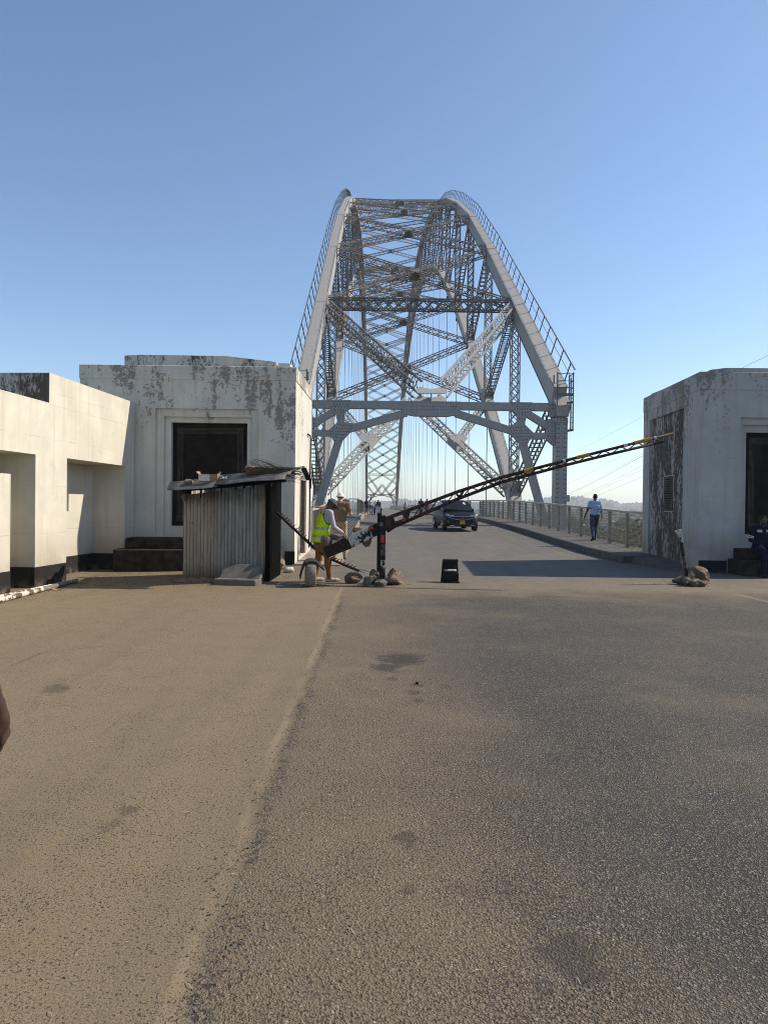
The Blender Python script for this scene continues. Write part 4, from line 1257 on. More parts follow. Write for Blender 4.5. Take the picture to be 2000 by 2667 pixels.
m1 = hA.lerp(hB, .42); m2 = hA.lerp(hB, .385)
off = Vector((-.02, -.06, 0)) * .35
up3 = lambda p, z: Vector((p.x, p.y, z))
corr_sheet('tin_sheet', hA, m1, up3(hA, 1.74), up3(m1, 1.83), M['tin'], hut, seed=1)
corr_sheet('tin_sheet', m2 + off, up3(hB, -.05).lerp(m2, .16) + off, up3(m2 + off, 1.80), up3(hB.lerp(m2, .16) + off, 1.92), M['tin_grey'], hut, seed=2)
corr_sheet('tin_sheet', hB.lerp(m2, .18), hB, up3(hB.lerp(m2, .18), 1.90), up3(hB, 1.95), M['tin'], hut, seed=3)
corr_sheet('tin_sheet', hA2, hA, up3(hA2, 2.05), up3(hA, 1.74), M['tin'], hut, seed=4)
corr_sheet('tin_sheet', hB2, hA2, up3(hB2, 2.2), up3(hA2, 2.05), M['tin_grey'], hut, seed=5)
# black side boards and corner posts
sv = (hB2 - hB).normalized(); sn = Vector((sv.y, -sv.x, 0))
for i in range(5):
    a = .06 + i * .285
    mb = MB(); obox(mb, hB + sn * .03, sv, sn, a, a + .272, -.0 if i else -.03, 1.98 + .05 * i, .0, .03)
    mb.build('side_board', [M['dark_wood']], hut)
mb = MB(); mb.box(hB.x - .04, hB.x + .05, hB.y - .05, hB.y + .05, -.1, 2.02); mb.build('corner_post', [M['dark_wood']], hut)
mb = MB(); mb.box(hB2.x - .03, hB2.x + .05, hB2.y - .05, hB2.y + .04, -.1, 2.28); mb.build('corner_post', [M['dark_wood']], hut)
mb = MB(); mb.box(hA.x + .03, hA.x + .12, hA.y + .02, hA.y + .1, -.1, 1.86); mb.build('corner_post', [M['dark_wood']], hut)
mb = MB()
mb.bar((hA.x - .05, hA.y + .05, 1.86), (hB.x + .3, hB.y + .02, 2.06), .06, .10)
mb.bar((hA2.x - .1, hA2.y, 2.12), (hB2.x + .35, hB2.y - .05, 2.33), .06, .10)
for t_ in (.2, .45, .62, .72, .82, .95):
    p = hA.lerp(hB, t_); mb.bar((p.x, p.y + .04, zt(t_) - .1), (p.x, p.y + .04, zt(t_) + .16), .06, .03)
mb.build('roof_beam', [M['dark_wood']], hut)
# stone tied to the corner, and roof sheets with ridges running left to right
rf0, rf1 = Vector((-4.17, 14.30, 1.80)), Vector((-1.82, 13.95, 2.045))
rb0, rb1 = Vector((-4.42, 15.35, 2.02)), Vector((-1.60, 15.25, 2.36))
lerp2 = lambda u, v: rf0.lerp(rf1, u).lerp(rb0.lerp(rb1, u), v)
corr_sheet('roof_sheet', lerp2(-.0, 0), lerp2(0, 1), lerp2(.43, 0), lerp2(.43, 1), M['tin_roof'], hut, pitch=.26, amp=.022, seed=7, bend=lambda u, v: .03 * (1 - u) * math.sin(v * 3.1) - .04 * (1 - u) ** 2 * (1 - v))
def tipcurl(u, v): return -.05 * max(0, v - .85) / .15 * (1 - abs(2 * u - 1)) + .012 * math.sin(9 * v)
corr_sheet('roof_sheet', lerp2(.41, .06) + Vector((0, 0, .035)), lerp2(.41, 1.0) + Vector((0, 0, .035)), lerp2(1.0, .0) + Vector((0, 0, .02)), lerp2(1.04, 1.0) + Vector((0, 0, .02)), M['tin_roof'], hut, pitch=.26, amp=.024, seed=8, bend=tipcurl)
mb = MB(); mb.bar(lerp2(.75, -.01) - Vector((0, 0, .03)), lerp2(1.03, -.02) - Vector((0, 0, .02)), .09, .04); mb.build('roof_batten', [M['dark_wood']], hut)
mb = MB(); mb.bar(lerp2(1.04, .85), lerp2(1.06, 1.0) - Vector((0, 0, .28)), .1, .05); mb.build('roof_flap', [M['dark_wood']], hut)

# ------------------------------------------------------------------ stones
def rock(name, loc, size, seed, mat, label, cat='stone', group=None, rz=0, sub=4, cut=.55, tilt=0.0):
    bm = bmesh.new()
    bmesh.ops.create_icosphere(bm, subdivisions=sub, radius=1)
    rnd = random.Random(seed)
    off = Vector((rnd.uniform(-50, 50), rnd.uniform(-50, 50), rnd.uniform(-50, 50)))
    planes = []
    for _ in range(15):
        d = Vector((rnd.gauss(0, 1), rnd.gauss(0, 1), rnd.gauss(0, 1))).normalized()
        planes.append((d, rnd.uniform(cut + .04, .9)))
    for v in bm.verts:
        p = v.co.copy()
        for d, h in planes:
            e = p.dot(d) - h
            if e > 0: p -= d * e * .96
        p *= 1 + .15 * mnoise.noise(p * 1.6 + off) + .07 * mnoise.noise(p * 4.5 + off) + .035 * mnoise.noise(p * 11 + off)
        v.co = Vector((p.x * size[0], p.y * size[1], p.z * size[2]))
    if tilt:
        bmesh.ops.rotate(bm, verts=bm.verts, matrix=Matrix.Rotation(tilt, 3, 'Y'))
    bmesh.ops.rotate(bm, verts=bm.verts, matrix=Matrix.Rotation(rz, 3, 'Z'))
    zmin = min(v.co.z for v in bm.verts)
    for v in bm.verts: v.co.z -= zmin
    me = bpy.data.meshes.new(name); bm.to_mesh(me); bm.free()
    me.materials.append(mat)
    me.polygons.foreach_set('use_smooth', [False] * len(me.polygons))
    o = bpy.data.objects.new(name, me); COL.objects.link(o); o.location = loc
    return tag(o, label, cat, group)
# ------------------------------------------------------------------ things leaning on and lying on the hut
mb = MB()
mb.hexa([(-3.12, 13.78, -.06), (-2.27, 13.55, -.06), (-2.19, 13.85, -.06), (-3.04, 14.1, -.06)], [(-3.12, 13.78, .11), (-2.27, 13.55, .11), (-2.19, 13.85, .11), (-3.04, 14.1, .11)])
mb.hexa([(-3.05, 14.0, .105), (-2.21, 13.78, .105), (-2.19, 13.86, .105), (-3.03, 14.08, .105)], [(-3.02, 14.28, .36), (-2.20, 14.05, .35), (-2.18, 14.13, .35), (-3.0, 14.36, .36)])
sl = mb.build('concrete_slab', [plain('dark_slab', (0.11, 0.10, 0.088), 0.85, var=.3, scale=4)], bevel=.015)
tag(sl, 'grey L shaped concrete slab leaning against the front of the tin hut', 'slab')
rock('paving_stone', (-3.62, 14.35, -.12), (.55, .22, .10), 21, M['stone_brown'], 'flat buff stone slab along the left foot of the tin hut', rz=-.25, cut=.7)
def roof_pt(u, v, dz=.03): return lerp2(u, v) + Vector((0, 0, dz))
rock('stone', roof_pt(.16, .55, .0), (.12, .09, .05), 31, M['stone_tan'], 'small flat tan stone at the low left end of the hut roof', cut=.65)
rock('stone', roof_pt(.655, .62, .04), (.13, .11, .12), 32, M['stone_pink'], 'angular pinkish stone on the hut roof beside the twig bundle', cut=.5)
rock('stone', roof_pt(.715, .58, .04), (.12, .10, .10), 33, M['stone_tan'], 'pale crumbly stone on the hut roof half under the twigs', cut=.5)
# cardboard box
bx = empty('cardboard_box', roof_pt(.33, .5, .015), R(-6), 'torn brown cardboard box with a printed side on the hut roof', 'box')
mb = MB(); mb.box(-.20, .20, -.09, .09, .0, .15); mb.build('carton', [M['card']], bx, world=False)
mb = MB(); mb.box(-.19, .04, -.095, -.0905, .008, .142); mb.build('printed_side', [M['print']], bx, world=False)
mb = MB()
mb.poly([(-.2, -.09, .15), (-.24, -.12, .20), (-.22, .05, .21), (-.2, .09, .15)]); mb.poly([(.2, -.09, .15), (.26, -.1, .21), (.23, .07, .20), (.2, .09, .15)])
mb.build('open_flap', [M['card']], bx, world=False)
mb = MB()
rnd = random.Random(5)
for i in range(6):
    c = Vector((rnd.uniform(-.09, .09), rnd.uniform(-.05, .05), .02)); n = [c + Vector((rnd.uniform(-.07, .07), rnd.uniform(-.05, .05), rnd.uniform(0, .10))) for _ in range(5)]
    mb.poly([n[0], n[1], n[2]]); mb.poly([n[1], n[2], n[3]]); mb.poly([n[2], n[3], n[4]])
sc_ = mb.build('paper_scrap', [plain('pale_paper', (.42, .42, .42), .8, var=.5)]); sc_.location = roof_pt(.445, .5, .0)
tag(sc_, 'crumpled pale paper scraps right of the cardboard box on the hut roof', 'scraps')
mb = MB()
rnd = random.Random(8)
for i in range(150):
    s = rnd.uniform(.45, 1.0)
    a = Vector((rnd.uniform(-.55, .1), rnd.uniform(-.14, .14), rnd.uniform(.02, .17)))
    d = Vector((s, rnd.uniform(-.12, .12), -.10 * s + rnd.uniform(-.10, .12)))
    if rnd.random() < .15: d = Vector((-.5 * s, rnd.uniform(-.1, .1), .22 * s)); a.x += .3
    m_ = a + d * .5 + Vector((0, 0, rnd.uniform(0, .05)))
    mb.tube([a, m_, a + d], [.006, .005, .003], 4, False)
for pts in ([(-.3, 0, .1), (-.34, 0, .26), (-.28, .02, .33), (-.1, .02, .29), (.05, .02, .22)], [(-.15, 0, .12), (-.2, 0, .24), (-.32, 0, .34)]):
    mb.tube(pts, .005, 4, False)
tw = mb.build('twig_bundle', [M['twig']]); tw.location = roof_pt(.80, .55, .0)
tag(tw, 'bundle of dry brown twigs lying on the hut roof', 'twigs')
rock('stone', Vector((-4.0, 14.93, 1.60)), (.07, .05, .09), 36, M['stone_brown'], 'small dark stone hung at the top left corner of the tin hut', cut=.6)

# ------------------------------------------------------------------ boom barrier
BY = 14.1
bp = lambda px, py, dy=0: at(px, py, BY + dy)
bar_ = empty('boom_barrier', (0.12, BY, 0), label='hand operated boom barrier on a black post, its lattice boom rising to the right', cat='barrier')
base0 = bp(992, 1360)
def quad_box(mb, c4, y0, y1):
    pts = [(p.x, p.z) for p in c4]
    mb.prism(pts, y0, y1)
# post: two cheeks either side of the boom
x1, x2 = bp(990, 1400).x, bp(1003, 1400).x
zt_ = bp(1000, 1342).z
mb = MB(); mb.box(x1 - .005, x2 + .005, BY - .24, BY - .17, -.02, zt_); po = mb.build('post', [M['boom_black']], bar_, bevel=.006)
xl1, xl2 = bp(982, 1400).x, bp(994, 1400).x
mb = MB(); mb.box(xl1, xl2, BY + .17, BY + .24, -.02, zt_ + .05); mb.build('post', [M['boom_black']], bar_, bevel=.006)
mb = MB(); p = bp(996, 1402); mb.box(p.x - .036, p.x + .036, BY - .250, BY - .2405, p.z - .075, p.z + .075); mb.build('red_reflector', [M['red_reflector']], po)
mb = MB(); p = bp(997, 1428); mb.box(p.x - .045, p.x + .045, BY - .247, BY - .2405, p.z - .13, p.z + .09); mb.build('white_patch', [M['post_white']], po)
mb = MB(); p = bp(997, 1466); mb.box(p.x - .045, p.x + .045, BY - .247, BY - .2405, p.z - .13, p.z + .07); mb.build('white_patch', [M['boom_white']], po)
mb = MB(); p = bp(993, 1365); mb.disc((p.x, BY, p.z), .04, (0, 1, 0), 12, .56); mb.build('pivot_bolt', [M['steel_dark']], po)
# box butt of the boom
mb = MB(); quad_box(mb, [bp(842, 1427), bp(903, 1400), bp(917, 1427), bp(853, 1452)], BY - .15, BY + .15); mb.build('counterweight_box', [M['boom_black']], bar_, bevel=.006)
mb = MB(); quad_box(mb, [bp(904, 1395), bp(962, 1371), bp(972, 1400), bp(919, 1425)], BY - .14, BY + .14); mb.build('boom_butt', [M['boom_white']], bar_, bevel=.006)
mb = MB(); quad_box(mb, [bp(962.3, 1371.5), bp(1004, 1352), bp(1004, 1384), bp(972.2, 1399)], BY - .13, BY + .13); mb.build('boom_butt', [M['boom_black']], bar_, bevel=.006)
mb = MB(); quad_box(mb, [bp(1004.3, 1351.8), bp(1070, 1328), bp(1063, 1351), bp(1004.3, 1383.5)], BY - .125, BY + .125); mb.build('boom_butt', [M['boom_rust']], bar_, bevel=.006)
for px, py, w, h, m in ((1038, 1349, .085, .05, 'white_reflector'), (1051, 1352, .03, .045, 'red_paint'), (966, 1375, .05, .03, 'red_paint')):
    p = bp(px, py); mb = MB(); mb.bar((p.x - w, BY - .137, p.z - w * .36), (p.x + w, BY - .137, p.z + w * .36), .012, h * 1.6, (0, 0, 1)); mb.build('reflector', [M[m]], bar_)
# lattice boom: two rails with zigzag
top = [bp(*q) for q in ((1005, 1352), (1023, 1344), (1188, 1282), (1306, 1243), (1470, 1200), (1600, 1167), (1752, 1129))]
bot = [bp(*q) for q in ((1008, 1384), (1026, 1372), (1193, 1299), (1306, 1256), (1470, 1212), (1600, 1180), (1728, 1150))]
mb = MB(); mb.tube(top, [.036, .036, .034, .033, .030, .028, .026], 8); tr_ = mb.build('boom_rail', [M['boom_rust']], bar_, smooth=True)
mb = MB(); mb.tube(bot, [.036, .036, .034, .033, .030, .028, .026], 8); mb.build('boom_rail', [M['boom_rust']], bar_, smooth=True)
def along(pl, x):
    for a, b in zip(pl[:-1], pl[1:]):
        if a.x <= x <= b.x: return a.lerp(b, (x - a.x) / (b.x - a.x))
    return pl[-1].copy() if x > pl[-1].x else pl[0].copy()
xs = np.linspace(bp(1075, 1325).x, bp(1722, 1140).x, 31)
for i in range(30):
    a = along(top if i % 2 else bot, xs[i]); b = along(bot if i % 2 else top, xs[i + 1])
    mb = MB(); mb.tube([a, b], .011, 5); mb.build('boom_strut', [M['boom_rust']], bar_)
mb = MB(); a, b = along(top, bp(1186, 1283).x), along(bot, bp(1197, 1298).x)
mb.bar(a, b, .03, .10, (0, 1, 0)); mb.bar(along(top, bp(1208, 1275).x), along(bot, bp(1196, 1298).x), .03, .05); mb.build('boom_splice', [M['boom_rust']], bar_)
for pa, pb, m in (((1364, 1228), (1388, 1222), 'boom_yellow'), ((1500, 1192), (1535, 1183), 'boom_yellow'), ((1652, 1154), (1696, 1143), 'boom_yellow'), ((1466, 1201), (1472, 1199), 'white_reflector'), ((1624, 1161), (1632, 1159), 'white_reflector'), ((1704, 1141), (1709, 1140), 'white_reflector')):
    a, b = along(top, bp(*pa).x), along(top, bp(*pb).x)
    mb = MB(); mb.tube([a, b], .0375, 8); mb.build('paint_band', [M[m]], tr_)
# bolted scraps on the butt
mb = MB(); mb.tube([bp(893, 1391, -.2), bp(905, 1406, -.2)], .012, 6); mb.tube([bp(877, 1381, -.2), bp(895, 1393, -.2)], .012, 6); mb.build('lifting_bar', [M['steel_dark']], bar_)
# stones used as counterweight
p = bp(849, 1427, -.05); rock('stone', (p.x, BY - .03, p.z - .03), (.115, .10, .155), 41, M['stone_brown'], 'tall brown stone on the tail end of the barrier boom', cut=.6)
p = bp(955, 1423, -.05); rock('stone', (p.x, BY - .02, p.z - .02), (.135, .11, .145), 42, M['stone_brown'], 'pointed brown stone slung under the barrier boom', cut=.55)
p = bp(877, 1408); rock('stone', (p.x, BY + .02, p.z), (.16, .10, .08), 43, M['stone_grey'], 'grey stone lying on top of the black counterweight box', cut=.6)
p = bp(930, 1391); rock('stone', (p.x, BY + .04, p.z - .02), (.12, .08, .10), 44, M['stone_brown'], 'brown stone behind the flaking white part of the boom', cut=.55)

# stones heaped round the foot of the post
G1 = 'stones heaped round the barrier post'
for (px, py, d, sx, sy, sz, sd_, m, lab) in (
    (1026, 1522, 14.05, .25, .20, .14, 51, 'stone_brown', 'largest rough brown stone at the right of the barrier post heap'),
    (995, 1512, 14.00, .19, .16, .13, 52, 'stone_grey', 'rounded grey stone in front of the barrier post'),
    (965, 1505, 14.1, .13, .13, .12, 53, 'stone_grey', 'dark grey stone on the left of the barrier post heap'),
    (990, 1527, 13.72, .14, .12, .095, 54, 'stone_grey', 'flat topped grey stone lying before the barrier post heap'),
    (955, 1528, 13.66, .11, .10, .11, 55, 'stone_grey', 'square grey block nearest the camera left of the barrier heap'),
    (1022, 1500, 14.30, .15, .13, .16, 56, 'stone_brown', 'tall brownish stone leaning on the right side of the barrier post'),
    (976, 1500, 14.32, .12, .12, .16, 57, 'stone_brown', 'brown stone wedged behind the left of the barrier post'),
    (1037, 1500, 14.4, .09, .09, .14, 58, 'stone_tan', 'small tan stone at the right rear of the barrier heap')):
    p = at(px, py, d)
    rock('stone', (p.x, d, -.02), (sx, sy, sz), sd_, M[m], lab, group=G1, cut=.55, rz=sd_)

# ------------------------------------------------------------------ spiked bar from the hut to its stone
a, b = at(721, 1335, 14.9), at(934, 1487, 14.2)
b.z = max(b.z, .17)
spk = empty('spike_bar', (b.x, b.y, 0), label='black bar studded with spikes, sloping from the hut to a stone', cat='spike bar')
sp = [a, at(754, 1366, 14.75), at(820, 1429, 14.5), at(858, 1455, 14.35), b]
mb = MB()
for q0_, q1_ in zip(sp[:-1], sp[1:]): mb.bar(q0_, q1_ + (q1_ - q0_).normalized() * .01, .05, .045)
mb.build('bar', [M['boom_rust']], spk)
def on_bar(f):
    f *= len(sp) - 1; i_ = min(int(f), len(sp) - 2); return sp[i_].lerp(sp[i_ + 1], f - i_)
t = (b - a).normalized(); u = Vector((0, 0, 1)) - t * t.z; u.normalize()
rnd = random.Random(3)
for i in range(34):
    c = on_bar(.03 + .95 * i / 34)
    d = (u + t * rnd.uniform(.1, .7) + Vector((0, rnd.uniform(-.3, .3), 0))).normalized()
    mb = MB(); mb.tube([c + u * .015, c + u * .02 + d * .045, c + d * rnd.uniform(.075, .11)], [.011, .008, .001], 5); mb.build('spike', [M['boom_rust']], spk)
mb = MB(); mb.tube([b - t * .05, b + Vector((.10, 0, .02)), b + Vector((.19, .02, -.01)), b + Vector((.22, .02, -.04)), b + Vector((.12, -.02, -.03)), b - t * .02], .009, 5); mb.build('wire_loop', [M['wire']], spk)
p = at(918, 1500, 14.2); rock('stone', (p.x, 14.22, -.02), (.20, .13, .12), 61, M['stone_brown'], 'squat brown stone under the low end of the spiked bar', cut=.6)
p = at(738, 1475, 16.9); rock('stone', (p.x - .02, 16.6, .0), (.12, .12, .16), 62, M['stone_tan'], 'tan stone on the ground behind the hut at the gatehouse corner', cut=.55)
mb = MB()
for i in range(3): mb.tube([(0, 0, .04), (.1 + .05 * i, .02 * i, .07), (.22, .05, .03)], [.05, .06, .02], 7)
bg_ = mb.build('plastic_bag', [plain('white_plastic', (.5, .49, .46), .5)], smooth=True); bg_.location = (-2.08, 16.3, .0)
tag(bg_, 'crumpled white plastic bag on the ground right of the hut', 'bag')

# ------------------------------------------------------------------ upright worn tyre with a rubber flap
ty = empty('car_tyre', (-1.225, 13.6, 0), R(8), 'worn tyre standing upright under a rubber flap beside the man in the vest', 'tyre')
mb = MB()
ro, w_ = .255, .09
rings = []
for i in range(40):
    a = 2 * math.pi * i / 40
    ring = []
    for (rr, xx) in ((ro - .09, -w_), (ro - .02, -w_ - .008), (ro, -w_ * .82), (ro + .004, 0), (ro, w_ * .82), (ro - .02, w_ + .008), (ro - .09, w_), (ro - .08, w_ * .7), (ro - .03, 0), (ro - .08, -w_ * .7)):
        ring.append((xx, rr * math.cos(a), ro + rr * math.sin(a) - .015))
    rings.append(ring)
rings.append(rings[0])
mb.loft(rings, cap0=False, cap1=False)
mb.build('tyre', [M['tread']], ty, world=False, smooth=True)
mb = MB()
prof = [(-.20, .20), (-.175, .30), (-.15, .40), (-.115, .485), (-.05, .53), (.04, .535), (.11, .515), (.15, .47), (.20, .42), (.25, .385)]
mb.loft([[(x, -.17, z - .04) for x, z in prof] + [(x, -.17, z - .075) for x, z in reversed(prof)], [(x * 1.03, .20, z - .01) for x, z in prof] + [(x, .20, z - .045) for x, z in reversed(prof)]])
mb.build('rubber_flap', [M['rubber']], ty, world=False, smooth=False)

# ------------------------------------------------------------------ battered lamp box on the road
lb = empty('warning_box', (1.56, 14.55, 0), R(-4), 'battered black metal box with broken red lamps standing alone on the road', 'box')
mb = MB()
mb.hexa([(-.17, .10, .02), (.17, .10, .02), (.17, .13, .02), (-.17, .13, .02)], [(-.155, .18, .46), (.155, .18, .46), (.155, .205, .46), (-.155, .205, .46)])
mb.hexa([(-.155, .05, .41), (.155, .05, .41), (.155, .19, .43), (-.155, .19, .43)], [(-.155, .05, .465), (.155, .05, .465), (.155, .19, .47), (-.155, .19, .47)])
mb.hexa([(-.20, -.03, .0), (-.17, -.03, .0), (-.165, .13, .0), (-.20, .13, .0)], [(-.165, .1, .44), (-.15, .1, .44), (-.15, .19, .44), (-.165, .19, .44)])
mb.build('back_plate', [M['boom_black']], lb, world=False)
mb = MB(); mb.box(-.17, .18, -.16, .14, .0, .03); mb.build('base_plate', [M['boom_black']], lb, world=False)
mb = MB()
mb.loft([[(x, y, z) for x, z in ((-.16, .032), (.15, .032), (.165, .10), (.16, .20), (.12, .235), (-.13, .235), (-.155, .19))] for y in (-.12, .08)])
mb.build('lamp_body', [M['black']], lb, world=False, bevel=.01)
for x, z in ((-.10, .285), (.10, .305)):
    mb = MB(); mb.disc((x, .065, z), .028, (0, 1, .2), 10, .03); mb.build('red_lamp', [M['post_red']], lb, world=False)
mb = MB(); mb.hexa([(-.13, .04, .237), (.12, .04, .237), (.12, .08, .237), (-.13, .08, .237)], [(-.13, .08, .262), (.12, .08, .262), (.12, .10, .262), (-.13, .10, .262)]); mb.build('broken_lens', [M['white_reflector']], lb, world=False)

# ------------------------------------------------------------------ leaning rest post on the right with its stones
q0, q1 = at(1793, 1505, 14.7), at(1769, 1381, 14.7)
q0.z = .0
rp_ = empty('rest_post', (q0.x, q0.y, 0), label='leaning post with worn red, white and black bands in a heap of stones', cat='post')
def seg(f0, f1, mat, name, r=.043):
    mb = MB(); mb.tube([q0.lerp(q1, f0), q0.lerp(q1, f1)], r, 10); mb.build(name, [M[mat]], rp_, smooth=False)
for f0, f1, m in ((0, .10, 'boom_black'), (.10, .265, 'post_red'), (.265, .285, 'boom_black'), (.285, .52, 'post_white'), (.52, .73, 'post_red'), (.73, .78, 'boom_black'), (.78, .93, 'boom_white')):
    seg(f0 + .0005, f1 - .0005, m, 'painted_band', .038)
mb = MB(); mb.hexa([q0.lerp(q1, .9) + Vector(v) for v in ((-.035, -.03, 0), (.035, -.03, 0), (.035, .03, 0), (-.035, .03, 0))], [q1 + Vector(v) for v in ((-.10, -.03, -.02), (.035, -.03, .02), (.035, .03, .02), (-.10, .03, -.02))])
mb.build('forked_top', [M['boom_white']], rp_)
G2 = 'stones heaped round the leaning post'
for (px, py, d, sx, sy, sz, sd_, m, tl, zz, lab) in (
    (1824, 1500, 14.6, .27, .19, .135, 71, 'stone_brown', .55, .06, 'big rounded boulder resting on the small stones beside the leaning post'),
    (1775, 1515, 14.55, .17, .13, .11, 72, 'stone_grey', 0, -.03, 'dark stone at the left foot of the leaning post'),
    (1790, 1520, 14.3, .16, .10, .10, 73, 'stone_grey', 0, -.02, 'flat dark stone before the foot of the leaning post'),
    (1806, 1524, 14.2, .12, .10, .08, 74, 'stone_brown', 0, -.02, 'small brown stone under the left edge of the big boulder'),
    (1828, 1524, 14.25, .13, .11, .075, 75, 'stone_brown', 0, -.02, 'low brown stone under the right edge of the big boulder'),
    (1800, 1505, 14.5, .08, .07, .10, 76, 'stone_tan', 0, .08, 'small upright tan stone touching the leaning post'),
    (1780, 1507, 14.9, .11, .10, .15, 77, 'stone_grey', 0, -.02, 'grey stone at the rear left of the leaning post')):
    p = at(px, py, d)
    rock('stone', (p.x, d, zz), (sx, sy, sz), sd_, M[m], lab, group=G2, cut=.6, tilt=tl, rz=0 if tl else sd_)

# ------------------------------------------------------------------ banded poles lying along the wall
for i, (pa, pb, rad, lab) in enumerate((((-60, 1578), (166, 1521), .045, 'front one of two white banded poles lying along the wall foot'), ((-30, 1562), (200, 1512), .040, 'rear white banded pole lying against the black wall foot'))):
    A_, B_ = on_ground(*pa, -.05), on_ground(*pb, -.05)
    t = (B_ - A_).normalized()
    L = (B_ - A_).length
    po = empty('painted_pole', A_, label=lab, cat='pole', group='banded poles along the wall')
    n = int(L / .28)
    for j in range(n):
        mb = MB(); mb.tube([A_ + t * (L * j / n), A_ + t * (L * (j + 1) / n - .002)], rad, 9)
        mb.build('painted_band', [M['pole_paint']] if j < n - 3 else [M['tread']], po, smooth=False)
mb = MB()
rnd = random.Random(2)
for i in range(7):
    a_ = rnd.uniform(0, 6.28); r_ = rnd.uniform(.05, .13)
    mb.poly([(0, 0, .01), (r_ * math.cos(a_), r_ * .6 * math.sin(a_), .03 + .02 * rnd.random()), (r_ * math.cos(a_ + .5), r_ * .6 * math.sin(a_ + .5), .012)])
rg_ = mb.build('yellow_rag', [M['rag']]); p = on_ground(148, 1537, -.09); rg_.location = p
tag(rg_, 'small yellow rag on the ground beside the banded poles', 'rag')

# grit along the wall foot and round the hut, and straws on the forecourt
rnd = random.Random(11)
mb = MB()
def chip(x, y, z, s):
    v = [Vector((x, y, z)) + Vector((rnd.uniform(-s, s), rnd.uniform(-s, s), rnd.uniform(0, s * .9))) for _ in range(4)]
    mb.poly([v[0], v[1], v[2]]); mb.poly([v[0], v[2], v[3]]); mb.poly([v[0], v[3], v[1]]); mb.poly([v[1], v[3], v[2]])
for i in range(2600):
    y = rnd.uniform(11, 18); x = -6.2 + .0756 * (y - 17) + abs(rnd.gauss(0, .35))
    if rnd.random() < .5: x = rnd.uniform(-6.2, -.9); y = 13.6 + abs(rnd.gauss(0, 1.3))
    if -.2 < x: continue
    chip(x, y, apron_z(x), rnd.uniform(.006, .022))
for i in range(500):
    a_ = rnd.uniform(0, 6.28); r_ = abs(rnd.gauss(.35, .25)); c_ = rnd.choice(((.15, 14.0), (6.35, 14.4), (-.6, 13.6)))
    chip(c_[0] + r_ * math.cos(a_) * 1.5, c_[1] + r_ * math.sin(a_), 0, rnd.uniform(.006, .022))
gt = mb.build('gravel', [M['stone_brown']]); tag(gt, 'loose grit along the wall foot, the hut and the stone heaps', 'gravel', kind='stuff')
mb = MB()
for i in range(260):
    y = rnd.uniform(2.0, 10) ; x = rnd.uniform(-.55, .55) * y
    a_ = rnd.uniform(0, 3.14); s = rnd.uniform(.015, .05)
    z = apron_z(x) + .003
    mb.tube([(x, y, z), (x + s * .5 * math.cos(a_), y + s * .5 * math.sin(a_), z + .006), (x + s * math.cos(a_), y + s * math.sin(a_), z)], .0012, 3, False)
stw = mb.build('straw_litter', [plain('pale_straw', (.42, .34, .20), .9)]); tag(stw, 'scattered bits of pale straw on the forecourt asphalt', 'litter', kind='stuff')
mb = MB()
for i in range(1500):
    y = 2.0 + 10 * rnd.random() ** 1.5
    x = -.555 + rnd.gauss(0, .05) + .09 * (mnoise.noise(Vector((0, y * 2.2, 0))))
    chip(x, y, 0, rnd.uniform(.003, .009))
for i in range(700):
    y = rnd.uniform(2.0, 11); x = rnd.uniform(-.5, .5) * y
    chip(x, y, apron_z(x), rnd.uniform(.003, .010))
tag(mb.build('loose_chippings', [plain('dark_chippings', (.075, .065, .055), .9, var=.6, scale=60)]), 'loose stone chippings along the broken edge of the asphalt overlay', 'chippings', kind='stuff')
p = on_ground(1086, 1782); rock('stone', (p.x, p.y, -.005), (.018, .015, .014), 90, M['black'], 'tiny black lump on the asphalt beside the oil spots', cat='lump', sub=2)
